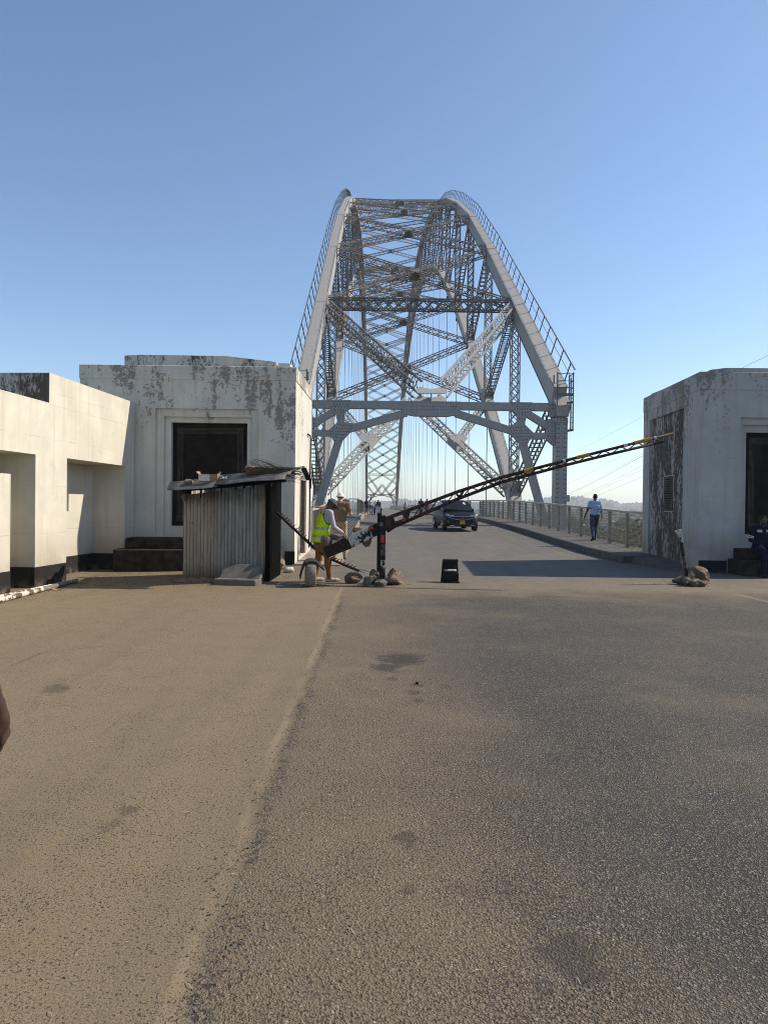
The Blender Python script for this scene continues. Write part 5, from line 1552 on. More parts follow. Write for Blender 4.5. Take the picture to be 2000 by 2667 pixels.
# ------------------------------------------------------------------ people: one continuous skin grown from tapered limbs
def surface_nets(F, org, h):
    """mesh the zero level of the field F sampled on a grid"""
    nx, ny, nz = F.shape
    S = F < 0
    c = np.zeros((nx - 1, ny - 1, nz - 1), np.int8)
    for i in (0, 1):
        for j in (0, 1):
            for k in (0, 1):
                c += S[i:nx - 1 + i, j:ny - 1 + j, k:nz - 1 + k]
    act = (c > 0) & (c < 8)
    ids = -np.ones(act.shape, np.int64)
    I = np.argwhere(act)
    ids[act] = np.arange(len(I))
    acc = np.zeros((len(I), 3)); cnt = np.zeros(len(I))
    corners = [(i, j, k) for i in (0, 1) for j in (0, 1) for k in (0, 1)]
    for a in corners:
        for ax in range(3):
            if a[ax]: continue
            b = list(a); b[ax] = 1
            fa = F[I[:, 0] + a[0], I[:, 1] + a[1], I[:, 2] + a[2]]; fb = F[I[:, 0] + b[0], I[:, 1] + b[1], I[:, 2] + b[2]]
            m = (fa < 0) != (fb < 0)
            t = np.where(m, fa / np.where(m, fa - fb, 1), 0)
            pos = np.tile(np.array(a, float), (len(I), 1)); pos[:, ax] = t
            acc[m] += pos[m]; cnt[m] += 1
    V = (I + acc / cnt[:, None]) * h + np.array(org)
    quads = []
    for ax in range(3):
        o = [0, 1, 2]; o.remove(ax); u, v = o
        A = S; sl0 = [slice(None)] * 3; sl1 = [slice(None)] * 3
        sl0[ax] = slice(0, -1); sl1[ax] = slice(1, None)
        d = S[tuple(sl0)] != S[tuple(sl1)]
        E = np.argwhere(d)
        E = E[(E[:, u] > 0) & (E[:, v] > 0) & (E[:, u] < F.shape[u] - 1) & (E[:, v] < F.shape[v] - 1)]
        ins = S[E[:, 0], E[:, 1], E[:, 2]]
        def cell(du, dv):
            q = E.copy(); q[:, u] -= du; q[:, v] -= dv
            return ids[q[:, 0], q[:, 1], q[:, 2]]
        Q = np.stack([cell(1, 1), cell(0, 1), cell(0, 0), cell(1, 0)], 1)
        flip = ins if ax != 1 else ~ins
        Q[~flip] = Q[~flip][:, ::-1]
        quads.append(Q)
    return V, np.concatenate(quads)

class Body:
    """prims: tapered capsules and ellipsoids, each with a material tag"""
    def __init__(s): s.p = []
    def cap(s, a, b, ra, rb, tag, k=.03): s.p.append(('c', np.array(a, float), np.array(b, float), ra, rb, tag, k))
    def ell(s, c, r, tag, k=.03, rot=None): s.p.append(('e', np.array(c, float), np.array(r, float), rot, None, tag, k))
    def dist(s, p, P):
        if p[0] == 'c':
            _, a, b, ra, rb, _, _ = p
            ab = b - a
            t = np.clip(((P - a) @ ab) / max(ab @ ab, 1e-9), 0, 1)
            return np.linalg.norm(P - a - t[..., None] * ab, axis=-1) - (ra + (rb - ra) * t)
        _, c, r, rot, _, _, _ = p
        q = P - c
        if rot is not None: q = q @ np.array(rot)
        k0 = np.linalg.norm(q / r, axis=-1); k1 = np.linalg.norm(q / (r * r), axis=-1)
        return k0 * (k0 - 1) / np.maximum(k1, 1e-9)
    def bounds(s, p):
        if p[0] == 'c':
            m = max(p[3], p[4]); return np.minimum(p[1], p[2]) - m, np.maximum(p[1], p[2]) + m
        m = p[2].max() if p[3] is not None else p[2]
        return p[1] - m, p[1] + m
    def mesh(s, name, mats, order, h=.008, only=None):
        lo = np.min([s.bounds(p)[0] for p in s.p], 0) - 3 * h; hi = np.max([s.bounds(p)[1] for p in s.p], 0) + 3 * h
        n = np.ceil((hi - lo) / h).astype(int) + 1
        F = np.full(n, .2, np.float32)
        ax = [lo[i] + h * np.arange(n[i]) for i in range(3)]
        for p in s.p:
            b0, b1 = s.bounds(p)
            i0 = np.maximum(0, ((b0 - .06 - lo) / h).astype(int)); i1 = np.minimum(n, ((b1 + .06 - lo) / h).astype(int) + 2)
            g = np.stack(np.meshgrid(ax[0][i0[0]:i1[0]], ax[1][i0[1]:i1[1]], ax[2][i0[2]:i1[2]], indexing='ij'), -1)
            d = s.dist(p, g).astype(np.float32)
            sub = F[i0[0]:i1[0], i0[1]:i1[1], i0[2]:i1[2]]
            k = p[6]
            hh = np.clip(.5 + .5 * (sub - d) / k, 0, 1)
            F[i0[0]:i1[0], i0[1]:i1[1], i0[2]:i1[2]] = sub * (1 - hh) + d * hh - k * hh * (1 - hh)
        V, Q = surface_nets(F, lo, h)
        C = V[Q].mean(1)
        tags = sorted({p[5] for p in s.p})
        best = np.full(len(C), 9.0); idx = np.zeros(len(C), int)
        for p in s.p:
            d = s.dist(p, C)
            m = d < best; best[m] = d[m]; idx[m] = order.index(p[5])
        me = bpy.data.meshes.new(name)
        me.from_pydata(V.tolist(), [], Q.tolist())
        for m_ in mats: me.materials.append(m_)
        me.polygons.foreach_set('material_index', idx.astype(np.int32))
        me.polygons.foreach_set('use_smooth', [True] * len(me.polygons))
        me.update()
        return me

def vec(*a): return np.array(a, float)
def hand(B, w, d, n, side, curl=.5, sc=1.0):
    """w wrist, d along the hand, n out of the back of the hand; five unequal bent fingers"""
    d = np.array(d, float); d /= np.linalg.norm(d)
    n = np.array(n, float); n -= d * (n @ d); n /= np.linalg.norm(n)
    x = np.cross(d, n) * side              # towards the thumb
    B.cap(w, w + d * .03 * sc, .025 * sc, .028 * sc, 'skin', .02)
    for o in (-.024, -.008, .008, .024):
        B.cap(w + d * .02 * sc + x * o * .7 * sc, w + d * .082 * sc + x * o * sc, .016 * sc, .0135 * sc, 'skin', .012)
    for o, L in ((-.030, .058), (-.010, .074), (.010, .080), (.029, .070)):
        p = w + d * .085 * sc + x * o * sc
        dd = d; q = p
        for j, f in enumerate((.45, .32, .23)):
            a = curl * (.55 + .35 * j)
            dd = dd * math.cos(a) - n * math.sin(a) * 1.0
            dd /= np.linalg.norm(dd)
            q2 = q + dd * L * f * sc
            B.cap(q, q2, (.0095 - j * .001) * sc, (.0085 - j * .001) * sc, 'skin', .004)
            q = q2
    t0 = w + d * .025 * sc + x * .026 * sc
    t1 = t0 + (d * .6 + x * .75 - n * .25) * .042 * sc
    t2 = t1 + (d * .95 + x * .15 - n * .35) * .036 * sc
    B.cap(t0, t1, .013 * sc, .0105 * sc, 'skin', .008); B.cap(t1, t2, .0105 * sc, .008 * sc, 'skin', .004)

def shoe(B, ankle, fwd, z0=0.0, tilt=0.0):
    f = np.array(fwd, float); f /= np.linalg.norm(f)
    a = np.array(ankle, float)
    up = vec(0, 0, 1)
    base = vec(a[0], a[1], a[2] - .055)
    heel = base - f * .045; ball = base + f * .13 + up * tilt * -.0; toe = base + f * .19
    if tilt: ball = base + f * .12 - up * tilt * .10; toe = ball + f * .06 + up * .0
    B.cap(heel, ball, .038, .040, 'shoe', .02); B.cap(ball, toe, .040, .030, 'shoe', .02)
    B.cap(base + up * .02, base + f * .07 + up * .015, .040, .036, 'shoe', .02)
    B.cap(a - up * .02, a + up * .01, .040, .040, 'shoe', .02)

def human(P, sleeves='long', hair=True, build=1.0, hands=True, face=True, skin_h=.008, shorts=False):
    """P: joints in local space, +y forward. returns a Body"""
    B = Body(); b = build
    pel, che, nek, hd = P['pelvis'], P['chest'], P['neck'], P['head']
    fy = np.array(P.get('face', (0, 1, 0)), float); fy /= np.linalg.norm(fy)
    up = hd - nek; up /= np.linalg.norm(up)
    fx = np.cross(fy, up); fx /= np.linalg.norm(fx); fz = np.cross(fx, fy)
    rot = np.stack([fx, fy, fz], 1)
    hl, hr = P['hipL'], P['hipR']; sl, sr = P['shL'], P['shR']
    ax = (sr - sl) / np.linalg.norm(sr - sl)
    # trunk
    B.cap(hl + (pel - hl) * .25, hr + (pel - hr) * .25, .105 * b, .105 * b, 'legs', .05)
    mid = pel * .5 + che * .5
    B.cap(pel + vec(0, 0, .06) - ax * .055, pel + vec(0, 0, .06) + ax * .055, .108 * b, .108 * b, 'top', .05)
    B.cap(mid - ax * .055, mid + ax * .055, .108 * b, .108 * b, 'top', .05)
    B.cap(che - ax * .075, che + ax * .075, .118 * b, .118 * b, 'top', .06)
    uc = che * .4 + nek * .6
    B.cap(uc - ax * .09 - up * .0, uc + ax * .09, .085 * b, .085 * b, 'top', .05)
    for s_ in (sl, sr): B.cap(nek - up * .055, s_, .055, .058 * b, 'top', .05)
    B.cap(nek - up * .06, nek + up * .055 + (hd - nek) * .2, .060, .052, 'skin', .02)
    # head
    B.ell(hd + fz * .015 - fy * .008, (.076, .095, .105), 'skin', .02, rot)
    B.ell(hd - fz * .055 + fy * .022, (.058, .068, .062), 'skin', .03, rot)
    if face:
        B.cap(hd + fy * .085 + fz * .015, hd + fy * .103 - fz * .025, .009, .016, 'skin', .012)
        for s_ in (-1, 1):
            B.ell(hd + fx * s_ * .079 - fy * .010 - fz * .012, (.010, .022, .032), 'skin', .006, rot)
            B.ell(hd + fx * s_ * .031 + fy * .079 + fz * .012, (.014, .010, .009), 'eye', .003, rot)
            B.cap(hd + fx * s_ * .014 + fy * .092 + fz * .034, hd + fx * s_ * .046 + fy * .078 + fz * .036, .008, .007, 'skin', .01)
        B.cap(hd - fx * .022 + fy * .078 - fz * .062, hd + fx * .022 + fy * .078 - fz * .062, .010, .010, 'lip', .006)
    if hair:
        B.ell(hd + fz * .030 - fy * .018, (.081, .094, .098), 'hair', .004, rot)
    # arms
    for S, E, W, hdn, side in ((sl, P['elL'], P['wrL'], P.get('handL'), -1), (sr, P['elR'], P['wrR'], P.get('handR'), 1)):
        long_ = sleeves == 'long'
        B.cap(S if long_ else S * .5 + E * .5, E, .060 * b if long_ else .050, .047 if long_ else .043, 'top' if long_ else 'skin', .03)
        if not long_: B.cap(S, S * .42 + E * .58, .064 * b, .060, 'top', .03)
        cuff = E * .12 + W * .88
        B.cap(E, cuff if long_ else W, .046 if long_ else .041, .038 if long_ else .027, 'top' if long_ else 'skin', .02)
        B.cap(E * .2 + W * .8, W, .031, .027, 'skin', .015)
        if hands and hdn: hand(B, W, hdn[0], hdn[1], side, hdn[2])
        else: B.ell(W + (W - E) / np.linalg.norm(W - E) * .07, (.035, .035, .07), 'skin', .02)
    # legs
    for H, K, A, fd, tl in ((hl, P['knL'], P['anL'], P['ftL'], P.get('tlL', 0)), (hr, P['knR'], P['anR'], P['ftR'], P.get('tlR', 0))):
        B.cap(H, K, .092 * b, .066 * b, 'legs', .04)
        B.cap(K, A, .066 * b, .052, 'legs', .03)
        cal = K * .68 + A * .32 - np.array(fd) / np.linalg.norm(fd) * .015
        B.ell(cal, (.062, .062, .12), 'legs', .04)
        shoe(B, A, fd, tilt=tl)
    return B

def stand(H=1.72, **kw):
    k = H / 1.72
    P = dict(pelvis=vec(0, 0, .93), chest=vec(0, .01, 1.25), neck=vec(0, .0, 1.475), head=vec(0, .02, 1.60),
             hipL=vec(-.09, 0, .92), hipR=vec(.09, 0, .92), shL=vec(-.185, 0, 1.415), shR=vec(.185, 0, 1.415),
             elL=vec(-.24, -.02, 1.13), elR=vec(.24, -.02, 1.13), wrL=vec(-.245, .05, .88), wrR=vec(.245, .05, .88),
             knL=vec(-.10, .015, .49), knR=vec(.10, .015, .49), anL=vec(-.105, -.03, .095), anR=vec(.105, -.03, .095),
             ftL=vec(-.2, 1, 0), ftR=vec(.2, 1, 0), handL=((0, .1, -1), (-1, 0, 0), .35), handR=((0, .1, -1), (1, 0, 0), .35))
    P.update(kw)
    for n, v in P.items():
        if isinstance(v, np.ndarray) and n not in ('ftL', 'ftR', 'face'): P[n] = v * k
    return P

def cloth(name, col, **kw): return plain(name, col, .9, var=.14, scale=7, spec=.15, obj=True, **kw)
SKIN = plain('dark_skin', (0.040, 0.022, 0.014), .5, var=.15, scale=8)
SKIN2 = plain('tanned_skin', (0.36, 0.19, 0.12), .5, var=.12, scale=8)
EYE_M = plain('eye_white', (.35, .32, .28), .3)
LIP = plain('dark_lip', (.05, .022, .018), .5)
HAIR = plain('black_hair', (.008, .007, .007), .9, var=.4, scale=60)
ORDER = ['top', 'legs', 'skin', 'shoe', 'hair', 'eye', 'lip']
def person(label, loc, rz, P, mats, h=.008, group=None, **kw):
    root = empty('person', loc, rz, label, 'person', group)
    B = human(P, **kw)
    me = B.mesh('body', [mats['top'], mats['legs'], mats['skin'], mats['shoe'], HAIR, EYE_M, LIP], ORDER, h)
    child('body', me, root)
    return root, B

# ---- man in the high visibility vest, bent over the tail of the boom, facing right
gx_, gy_ = -1.06, 14.42
P1 = stand(1.72, pelvis=vec(0, -.05, .93), chest=vec(0, .03, 1.24), neck=vec(0, .11, 1.455), head=vec(0, .185, 1.565), face=(0, .80, -.60),
           shL=vec(-.19, .09, 1.40), shR=vec(.19, .09, 1.40), elR=vec(.23, .16, 1.12), wrR=vec(.16, .37, 1.00), elL=vec(-.22, .2, 1.13), wrL=vec(-.08, .42, 1.00),
           hipL=vec(-.09, -.05, .92), hipR=vec(.09, -.05, .92), knR=vec(.10, .08, .50), anR=vec(.10, .12, .095), knL=vec(-.10, -.04, .49), anL=vec(-.11, -.13, .095),
           handR=((-.3, .8, -.5), (.4, .5, .8), .7), handL=((.3, .8, -.5), (-.4, .5, .8), .7), ftL=vec(-.15, 1, 0), ftR=vec(.1, 1, 0))
shirt = cloth('lilac_shirt', (.40, .35, .40)); trs = cloth('rust_brown_trousers', (.21, .105, .042)); bge = cloth('beige_trainers', (.36, .30, .22))
r1, B1 = person('man in grey cap and yellow high visibility vest handling the tail of the barrier', (gx_, gy_, 0), R(-68), P1, dict(top=shirt, legs=trs, skin=SKIN, shoe=bge), h=.0075, hair=False, build=1.08)
V = Body()
k1 = 1.0
ax_ = vec(1, 0, 0)
for c_, wd, rr in ((vec(0, -.045, .86), .092, .150), (vec(0, -.035, .98), .085, .142), (vec(0, -.005, 1.10), .068, .126), (vec(0, .03, 1.24), .085, .136), (vec(0, .07, 1.36), .088, .112)):
    V.cap(c_ - ax_ * wd, c_ + ax_ * wd, rr, rr, 'vest', .05)
for s_ in (-1, 1): V.cap(vec(s_ * .075, .085, 1.40), vec(s_ * .12, .085, 1.425), .075, .05, 'vest', .03)
vm = V.mesh('vest', [cloth('neon_yellow_vest', (.50, .72, .012)), plain('grey_reflective_band', (.30, .30, .31), .4), plain('dark_edging', (.02, .02, .025), .8)], ['vest'], .008)
# cut the armholes, neck and hem out of the shell, and lay the two bands
bm = bmesh.new(); bm.from_mesh(vm)
kill = []
for f in bm.faces:
    c_ = f.calc_center_median()
    if c_.z < .80 or c_.z > 1.445: kill.append(f); continue
    for s_ in (-1, 1):
        dx_, dy_, dz_ = c_.x - s_ * .19, c_.y - .06, c_.z - 1.33
        if s_ * c_.x > .125 and (dy_ / .095) ** 2 + (dz_ / .145) ** 2 < 1: kill.append(f); break
    else:
        if abs(c_.x) < .06 and c_.z > 1.38: kill.append(f)
bmesh.ops.delete(bm, geom=kill, context='FACES')
for f in bm.faces:
    c_ = f.calc_center_median(); f.material_index = 0
    if .905 < c_.z < .955 or 1.065 < c_.z < 1.115: f.material_index = 1
    if c_.z < .812: f.material_index = 2
    for s_ in (-1, 1):
        e = ((c_.y - .06) / .095) ** 2 + ((c_.z - 1.33) / .145) ** 2
        if s_ * c_.x > .115 and e < 1.28: f.material_index = 2
bm.to_mesh(vm); bm.free()
child('safety_vest', vm, r1)
def cap_mesh(hd, fy, fz, mats, brim=True, helmet=False):
    fy = np.array(fy, float); fy /= np.linalg.norm(fy); fz = np.array(fz, float); fz -= fy * (fz @ fy); fz /= np.linalg.norm(fz); fx = np.cross(fy, fz)
    mb = MB()
    n, rows = 24, 8
    rings = []
    for j in range(rows + 1):
        a = (math.pi / 2) * j / rows * .98
        ring = []
        for i in range(n):
            b_ = 2 * math.pi * i / n
            q = hd + fz * (.025 + .105 * math.sin(a)) + fx * (.091 * math.cos(a) * math.cos(b_)) + fy * (-.012 + .110 * math.cos(a) * math.sin(b_))
            ring.append(tuple(q))
        rings.append(ring)
    mb.loft(rings, cap0=False)
    mb.cur = 1
    if brim:
        pts_t, pts_b = [], []
        m = 13
        inner = [hd + fz * .030 + fx * .088 * math.cos(b_) + fy * (-.012 + .108 * math.sin(b_)) for b_ in np.linspace(.25, math.pi - .25, m)]
        outer = [hd + fz * .012 + fx * .080 * math.cos(b_) + fy * (.045 + .135 * math.sin(b_)) for b_ in np.linspace(.15, math.pi - .15, m)]
        for i in range(m - 1):
            mb.hexa([inner[i], outer[i], outer[i + 1], inner[i + 1]], [p + fz * .008 for p in (inner[i], outer[i], outer[i + 1], inner[i + 1])])
    if helmet:
        lo_, hi_ = [], []
        for i in range(n):
            b_ = 2 * math.pi * i / n
            a0 = hd + fz * .022 + fx * .090 * math.cos(b_) + fy * (-.012 + .108 * math.sin(b_)); a1 = hd - fz * .004 + fx * .128 * math.cos(b_) + fy * (-.012 + .145 * math.sin(b_))
            lo_.append(a0); hi_.append(a1)
        for i in range(n):
            j = (i + 1) % n
            mb.hexa([lo_[i], hi_[i], hi_[j], lo_[j]], [p + fz * .006 for p in (lo_[i], hi_[i], hi_[j], lo_[j])])
    return mb.mesh('cap', mats, smooth=False)
grey_cap = cloth('grey_cap', (.075, .077, .08)); dark_cap = cloth('black_cap_side', (.02, .02, .022))
f1 = vec(0, .80, -.60); f1z = vec(0, .6, .8)
child('cap', cap_mesh(P1['head'], f1, f1z, [grey_cap, dark_cap]), r1)

# ---- man in the pale bucket hat, back to the camera, left hand on the railing
P2 = stand(1.86, chest=vec(0, .0, 1.25), head=vec(0, .05, 1.59), shL=vec(-.19, 0, 1.42), shR=vec(.19, -.01, 1.40),
           elL=vec(-.40, .12, 1.30), wrL=vec(-.60, .22, 1.33), elR=vec(.27, -.06, 1.14), wrR=vec(.20, .17, 1.22),
           handL=((-.9, .3, .05), (0, .1, 1), .4), handR=((-.2, .9, .25), (.9, .2, .2), .9), anL=vec(-.13, -.03, .095), anR=vec(.13, .05, .095), knR=vec(.11, .05, .49))
r2, B2 = person('man in brown shirt, khaki trousers and pale hat leaning on the railing by the gatehouse', (-.95, 19.3, road_z(19.3) + .075), R(4), P2,
                dict(top=cloth('brown_shirt', (.19, .125, .075)), legs=cloth('khaki_trousers', (.34, .25, .165)), skin=SKIN2, shoe=cloth('brown_shoes', (.12, .08, .05))), h=.009, sleeves='short', hair=True, build=1.1)
child('hat', cap_mesh(P2['head'], (0, 1, -.05), (0, .05, 1), [cloth('pale_hat', (.62, .63, .52)), cloth('pale_hat_brim', (.52, .53, .43))], brim=False, helmet=True), r2)

# ---- walking man on the right footway, seen from behind
wk = at(1549, 1418, 27.0)
P3 = stand(1.80, pelvis=vec(0, 0, .93), chest=vec(.005, .02, 1.25), neck=vec(.01, .03, 1.475), head=vec(.015, .05, 1.60), shL=vec(-.178, .0, 1.40), shR=vec(.178, .03, 1.41),
           elL=vec(-.265, -.03, 1.13), wrL=vec(-.35, .02, .90), elR=vec(.235, .0, 1.13), wrR=vec(.26, .06, .87), handL=((-.25, .2, -1), (-1, 0, .2), .35), handR=((.02, .2, -1), (1, 0, 0), .4),
           knL=vec(-.09, .03, .48), anL=vec(-.11, -.26, .15), knR=vec(.085, .19, .50), anR=vec(.05, .17, .095), tlL=.6)
r3, B3 = person('man in pale blue T shirt and jeans walking away along the right footway', (8.38, 27.0, road_z(27) + .2), R(-3), P3,
                dict(top=cloth('pale_blue_tshirt', (.27, .41, .57)), legs=cloth('blue_jeans', (.045, .06, .10)), skin=SKIN, shoe=cloth('black_shoes', (.02, .02, .022))), h=.009, sleeves='short', build=.98)

# ---- seated man in dark blue overalls on the right gatehouse step
P4 = stand(1.74, pelvis=vec(0, 0, .64), chest=vec(0, .06, .97), neck=vec(0, .10, 1.195), head=vec(.0, .15, 1.32), hipL=vec(-.10, .02, .62), hipR=vec(.10, .02, .62),
           knL=vec(-.16, .46, .60), knR=vec(.16, .46, .60), anL=vec(-.17, .50, .10), anR=vec(.17, .50, .10), shL=vec(-.20, .07, 1.12), shR=vec(.20, .07, 1.12),
           elL=vec(-.27, .10, .86), elR=vec(.27, .10, .86), wrL=vec(-.16, .33, .74), wrR=vec(.16, .33, .74), handL=((.1, .9, -.3), (0, .2, 1), .4), handR=((-.1, .9, -.3), (0, .2, 1), .4))
blue = cloth('navy_overalls', (.007, .009, .028))
r4, B4 = person('seated man in navy work jacket with reflective stripes on the right gatehouse step', (9.13, 16.74, -.02), R(180), P4, dict(top=blue, legs=blue, skin=SKIN, shoe=cloth('work_boots', (.02, .018, .016))), h=.0085, build=1.08)
mb = MB()
k4 = 1.74 / 1.72
for s_ in (-1, 1):
    for dz in (0, .035):
        mb.bar((s_ * .05 * k4, .195, 1.065 + dz), (s_ * .16 * k4, .185, 1.07 + dz), .012, .02, (0, 0, 1))
        e0, e1 = P4['shR' if s_ > 0 else 'shL'], P4['elR' if s_ > 0 else 'elL']
        c_ = Vector(e0.lerp(e1, .85) if hasattr(e0, 'lerp') else tuple(e0 * .25 + e1 * .75)) + Vector((0, 0, dz - .02))
        mb.disc(c_, .062, Vector(tuple(e1 - e0)), 14, .014)
child('reflective_stripe', mb.mesh('reflective_stripe', [plain('pale_reflective_tape', (.62, .68, .50), .4)]), r4)

# ---- man at the left edge of the picture: only the swinging right hand shows
P5 = stand(1.66, elR=vec(.25, .02, 1.12), wrR=vec(.268, .12, .875), handR=((.015, .42, -1), (1, .1, 0), .75), knR=vec(.1, -.02, .5), anR=vec(.1, -.12, .095), knL=vec(-.1, -.06, .48), anL=vec(-.1, -.25, .11), tlL=.4)
hp = at(-4, 1838, 2.42)
r5, B5 = person('dark skinned man at the left edge of the picture with only his hand in view', (hp.x - .245, hp.y - .14, -.02), R(0), P5,
                dict(top=cloth('dark_shirt', (.05, .05, .06)), legs=cloth('dark_trousers', (.04, .04, .045)), skin=plain('brown_skin', (.046, .023, .018), .5, var=.2, scale=14), shoe=cloth('dark_shoes', (.03, .025, .02))), h=.0065, sleeves='short')

# ---- small group standing far along the left of the bridge road
far = [(955, 76, 1.72, (.03, .03, .035), (.03, .035, .05), 'dark clothed person at the left of the far group on the bridge', 180),
       (966, 74, 1.86, (.55, .55, .55), (.06, .08, .14), 'tall person in a white top among the far group on the bridge', 200),
       (975.5, 80, 1.50, (.35, .38, .45), (.05, .06, .10), 'short person in a pale top in the middle of the far group on the bridge', 150),
       (985, 79, 1.70, (.02, .02, .025), (.42, .42, .44), 'person in black top and white trousers in the far group on the bridge', 170),
       (991, 83, 1.42, (.40, .40, .40), (.03, .03, .04), 'child sized person at the right of the far group on the bridge', 190)]
for px, y, H, tc, lc, lab, rz in far:
    x = 977 * 0 + at(px, 1330, y).x
    rr, bb = person(lab, (x, y, road_z(y)), R(rz), stand(H), dict(top=cloth('far_top', tc), legs=cloth('far_legs', lc), skin=SKIN, shoe=cloth('far_shoe', (.03, .03, .03))), h=.02, group='people standing far along the bridge', hands=False, face=False)
# ---- cyclists farther along, glimpsed under the boom
def bicycle(loc, rz, label):
    b = empty('bicycle', loc, rz, label, 'bicycle', 'bicycles on the bridge')
    wh = MB(); wh.tube([(0, .34 * math.cos(a), .34 * math.sin(a)) for a in np.linspace(0, 2 * math.pi, 25)], .022, 5, False); 
    for a in np.linspace(0, math.pi, 7)[:-1]: wh.bar((0, -.33 * math.cos(a), -.33 * math.sin(a)), (0, .33 * math.cos(a), .33 * math.sin(a)), .006, .006, caps=False)
    wm = wh.mesh('wheel', [M['rubber']])
    child('wheel', wm, b, (0, .52, .36)); child('wheel', wm, b, (0, -.52, .36))
    mb = MB()
    for p, q in (((0, -.52, .36), (0, -.05, .30)), ((0, -.05, .30), (0, -.18, .85)), ((0, -.05, .30), (0, .36, .82)), ((0, -.16, .80), (0, .36, .84)), ((0, .36, .9), (0, .52, .36)), ((0, -.52, .36), (0, -.16, .78))): mb.tube([p, q], .018, 6)
    child('frame', mb.mesh('frame', [M['red_paint']]), b)
    mb = MB(); mb.tube([(-.26, .28, 1.0), (0, .36, .98), (.26, .28, 1.0)], .014, 6); mb.tube([(0, .36, .88), (0, .36, .98)], .014, 6); child('handlebar', mb.mesh('handlebar', [M['steel_dark']]), b)
    mb = MB(); mb.loft([[(-.07, -.30, .88), (.07, -.30, .88), (.07, -.30, .92), (-.07, -.30, .92)], [(-.02, -.05, .89), (.02, -.05, .89), (.02, -.05, .92), (-.02, -.05, .92)]]); child('saddle', mb.mesh('saddle', [M['rubber']]), b)
    return b
ride = dict(pelvis=vec(0, -.19, .97), chest=vec(0, .0, 1.25), neck=vec(0, .08, 1.45), head=vec(0, .13, 1.57), hipL=vec(-.08, -.18, .95), hipR=vec(.08, -.18, .95), knL=vec(-.1, .2, .78), knR=vec(.1, .16, .60),
            anL=vec(-.1, .02, .42), anR=vec(.1, -.05, .22), shL=vec(-.18, .05, 1.38), shR=vec(.18, .05, 1.38), elL=vec(-.25, .15, 1.17), elR=vec(.25, .15, 1.17), wrL=vec(-.22, .28, 1.03), wrR=vec(.22, .28, 1.03))
for px, y, tc, rz, lab1, lab2 in ((1055, 92, (.45, .45, .47), 180, 'bicycle nearest the bridge centre ridden under the boom', 'cyclist in pale top near the bridge centre'),
                                  (1096, 66, (.04, .05, .05), 178, 'bicycle beside the dark car seen through the boom lattice', 'cyclist in dark top seen through the boom lattice'),
                                  (1112, 68, (.30, .04, .04), 182, 'bicycle between the other bicycle and the dark car', 'cyclist in red top close to the dark car')):
    x = at(px, 1330, y).x
    bicycle((x, y, road_z(y)), R(rz), lab1)
    person(lab2, (x, y, road_z(y)), R(rz), stand(1.68, **ride), dict(top=cloth('rider_top', tc), legs=cloth('rider_legs', (.03, .03, .04)), skin=SKIN, shoe=cloth('rider_shoe', (.03, .03, .03))), h=.02, group='cyclists on the bridge', hands=False, face=False)
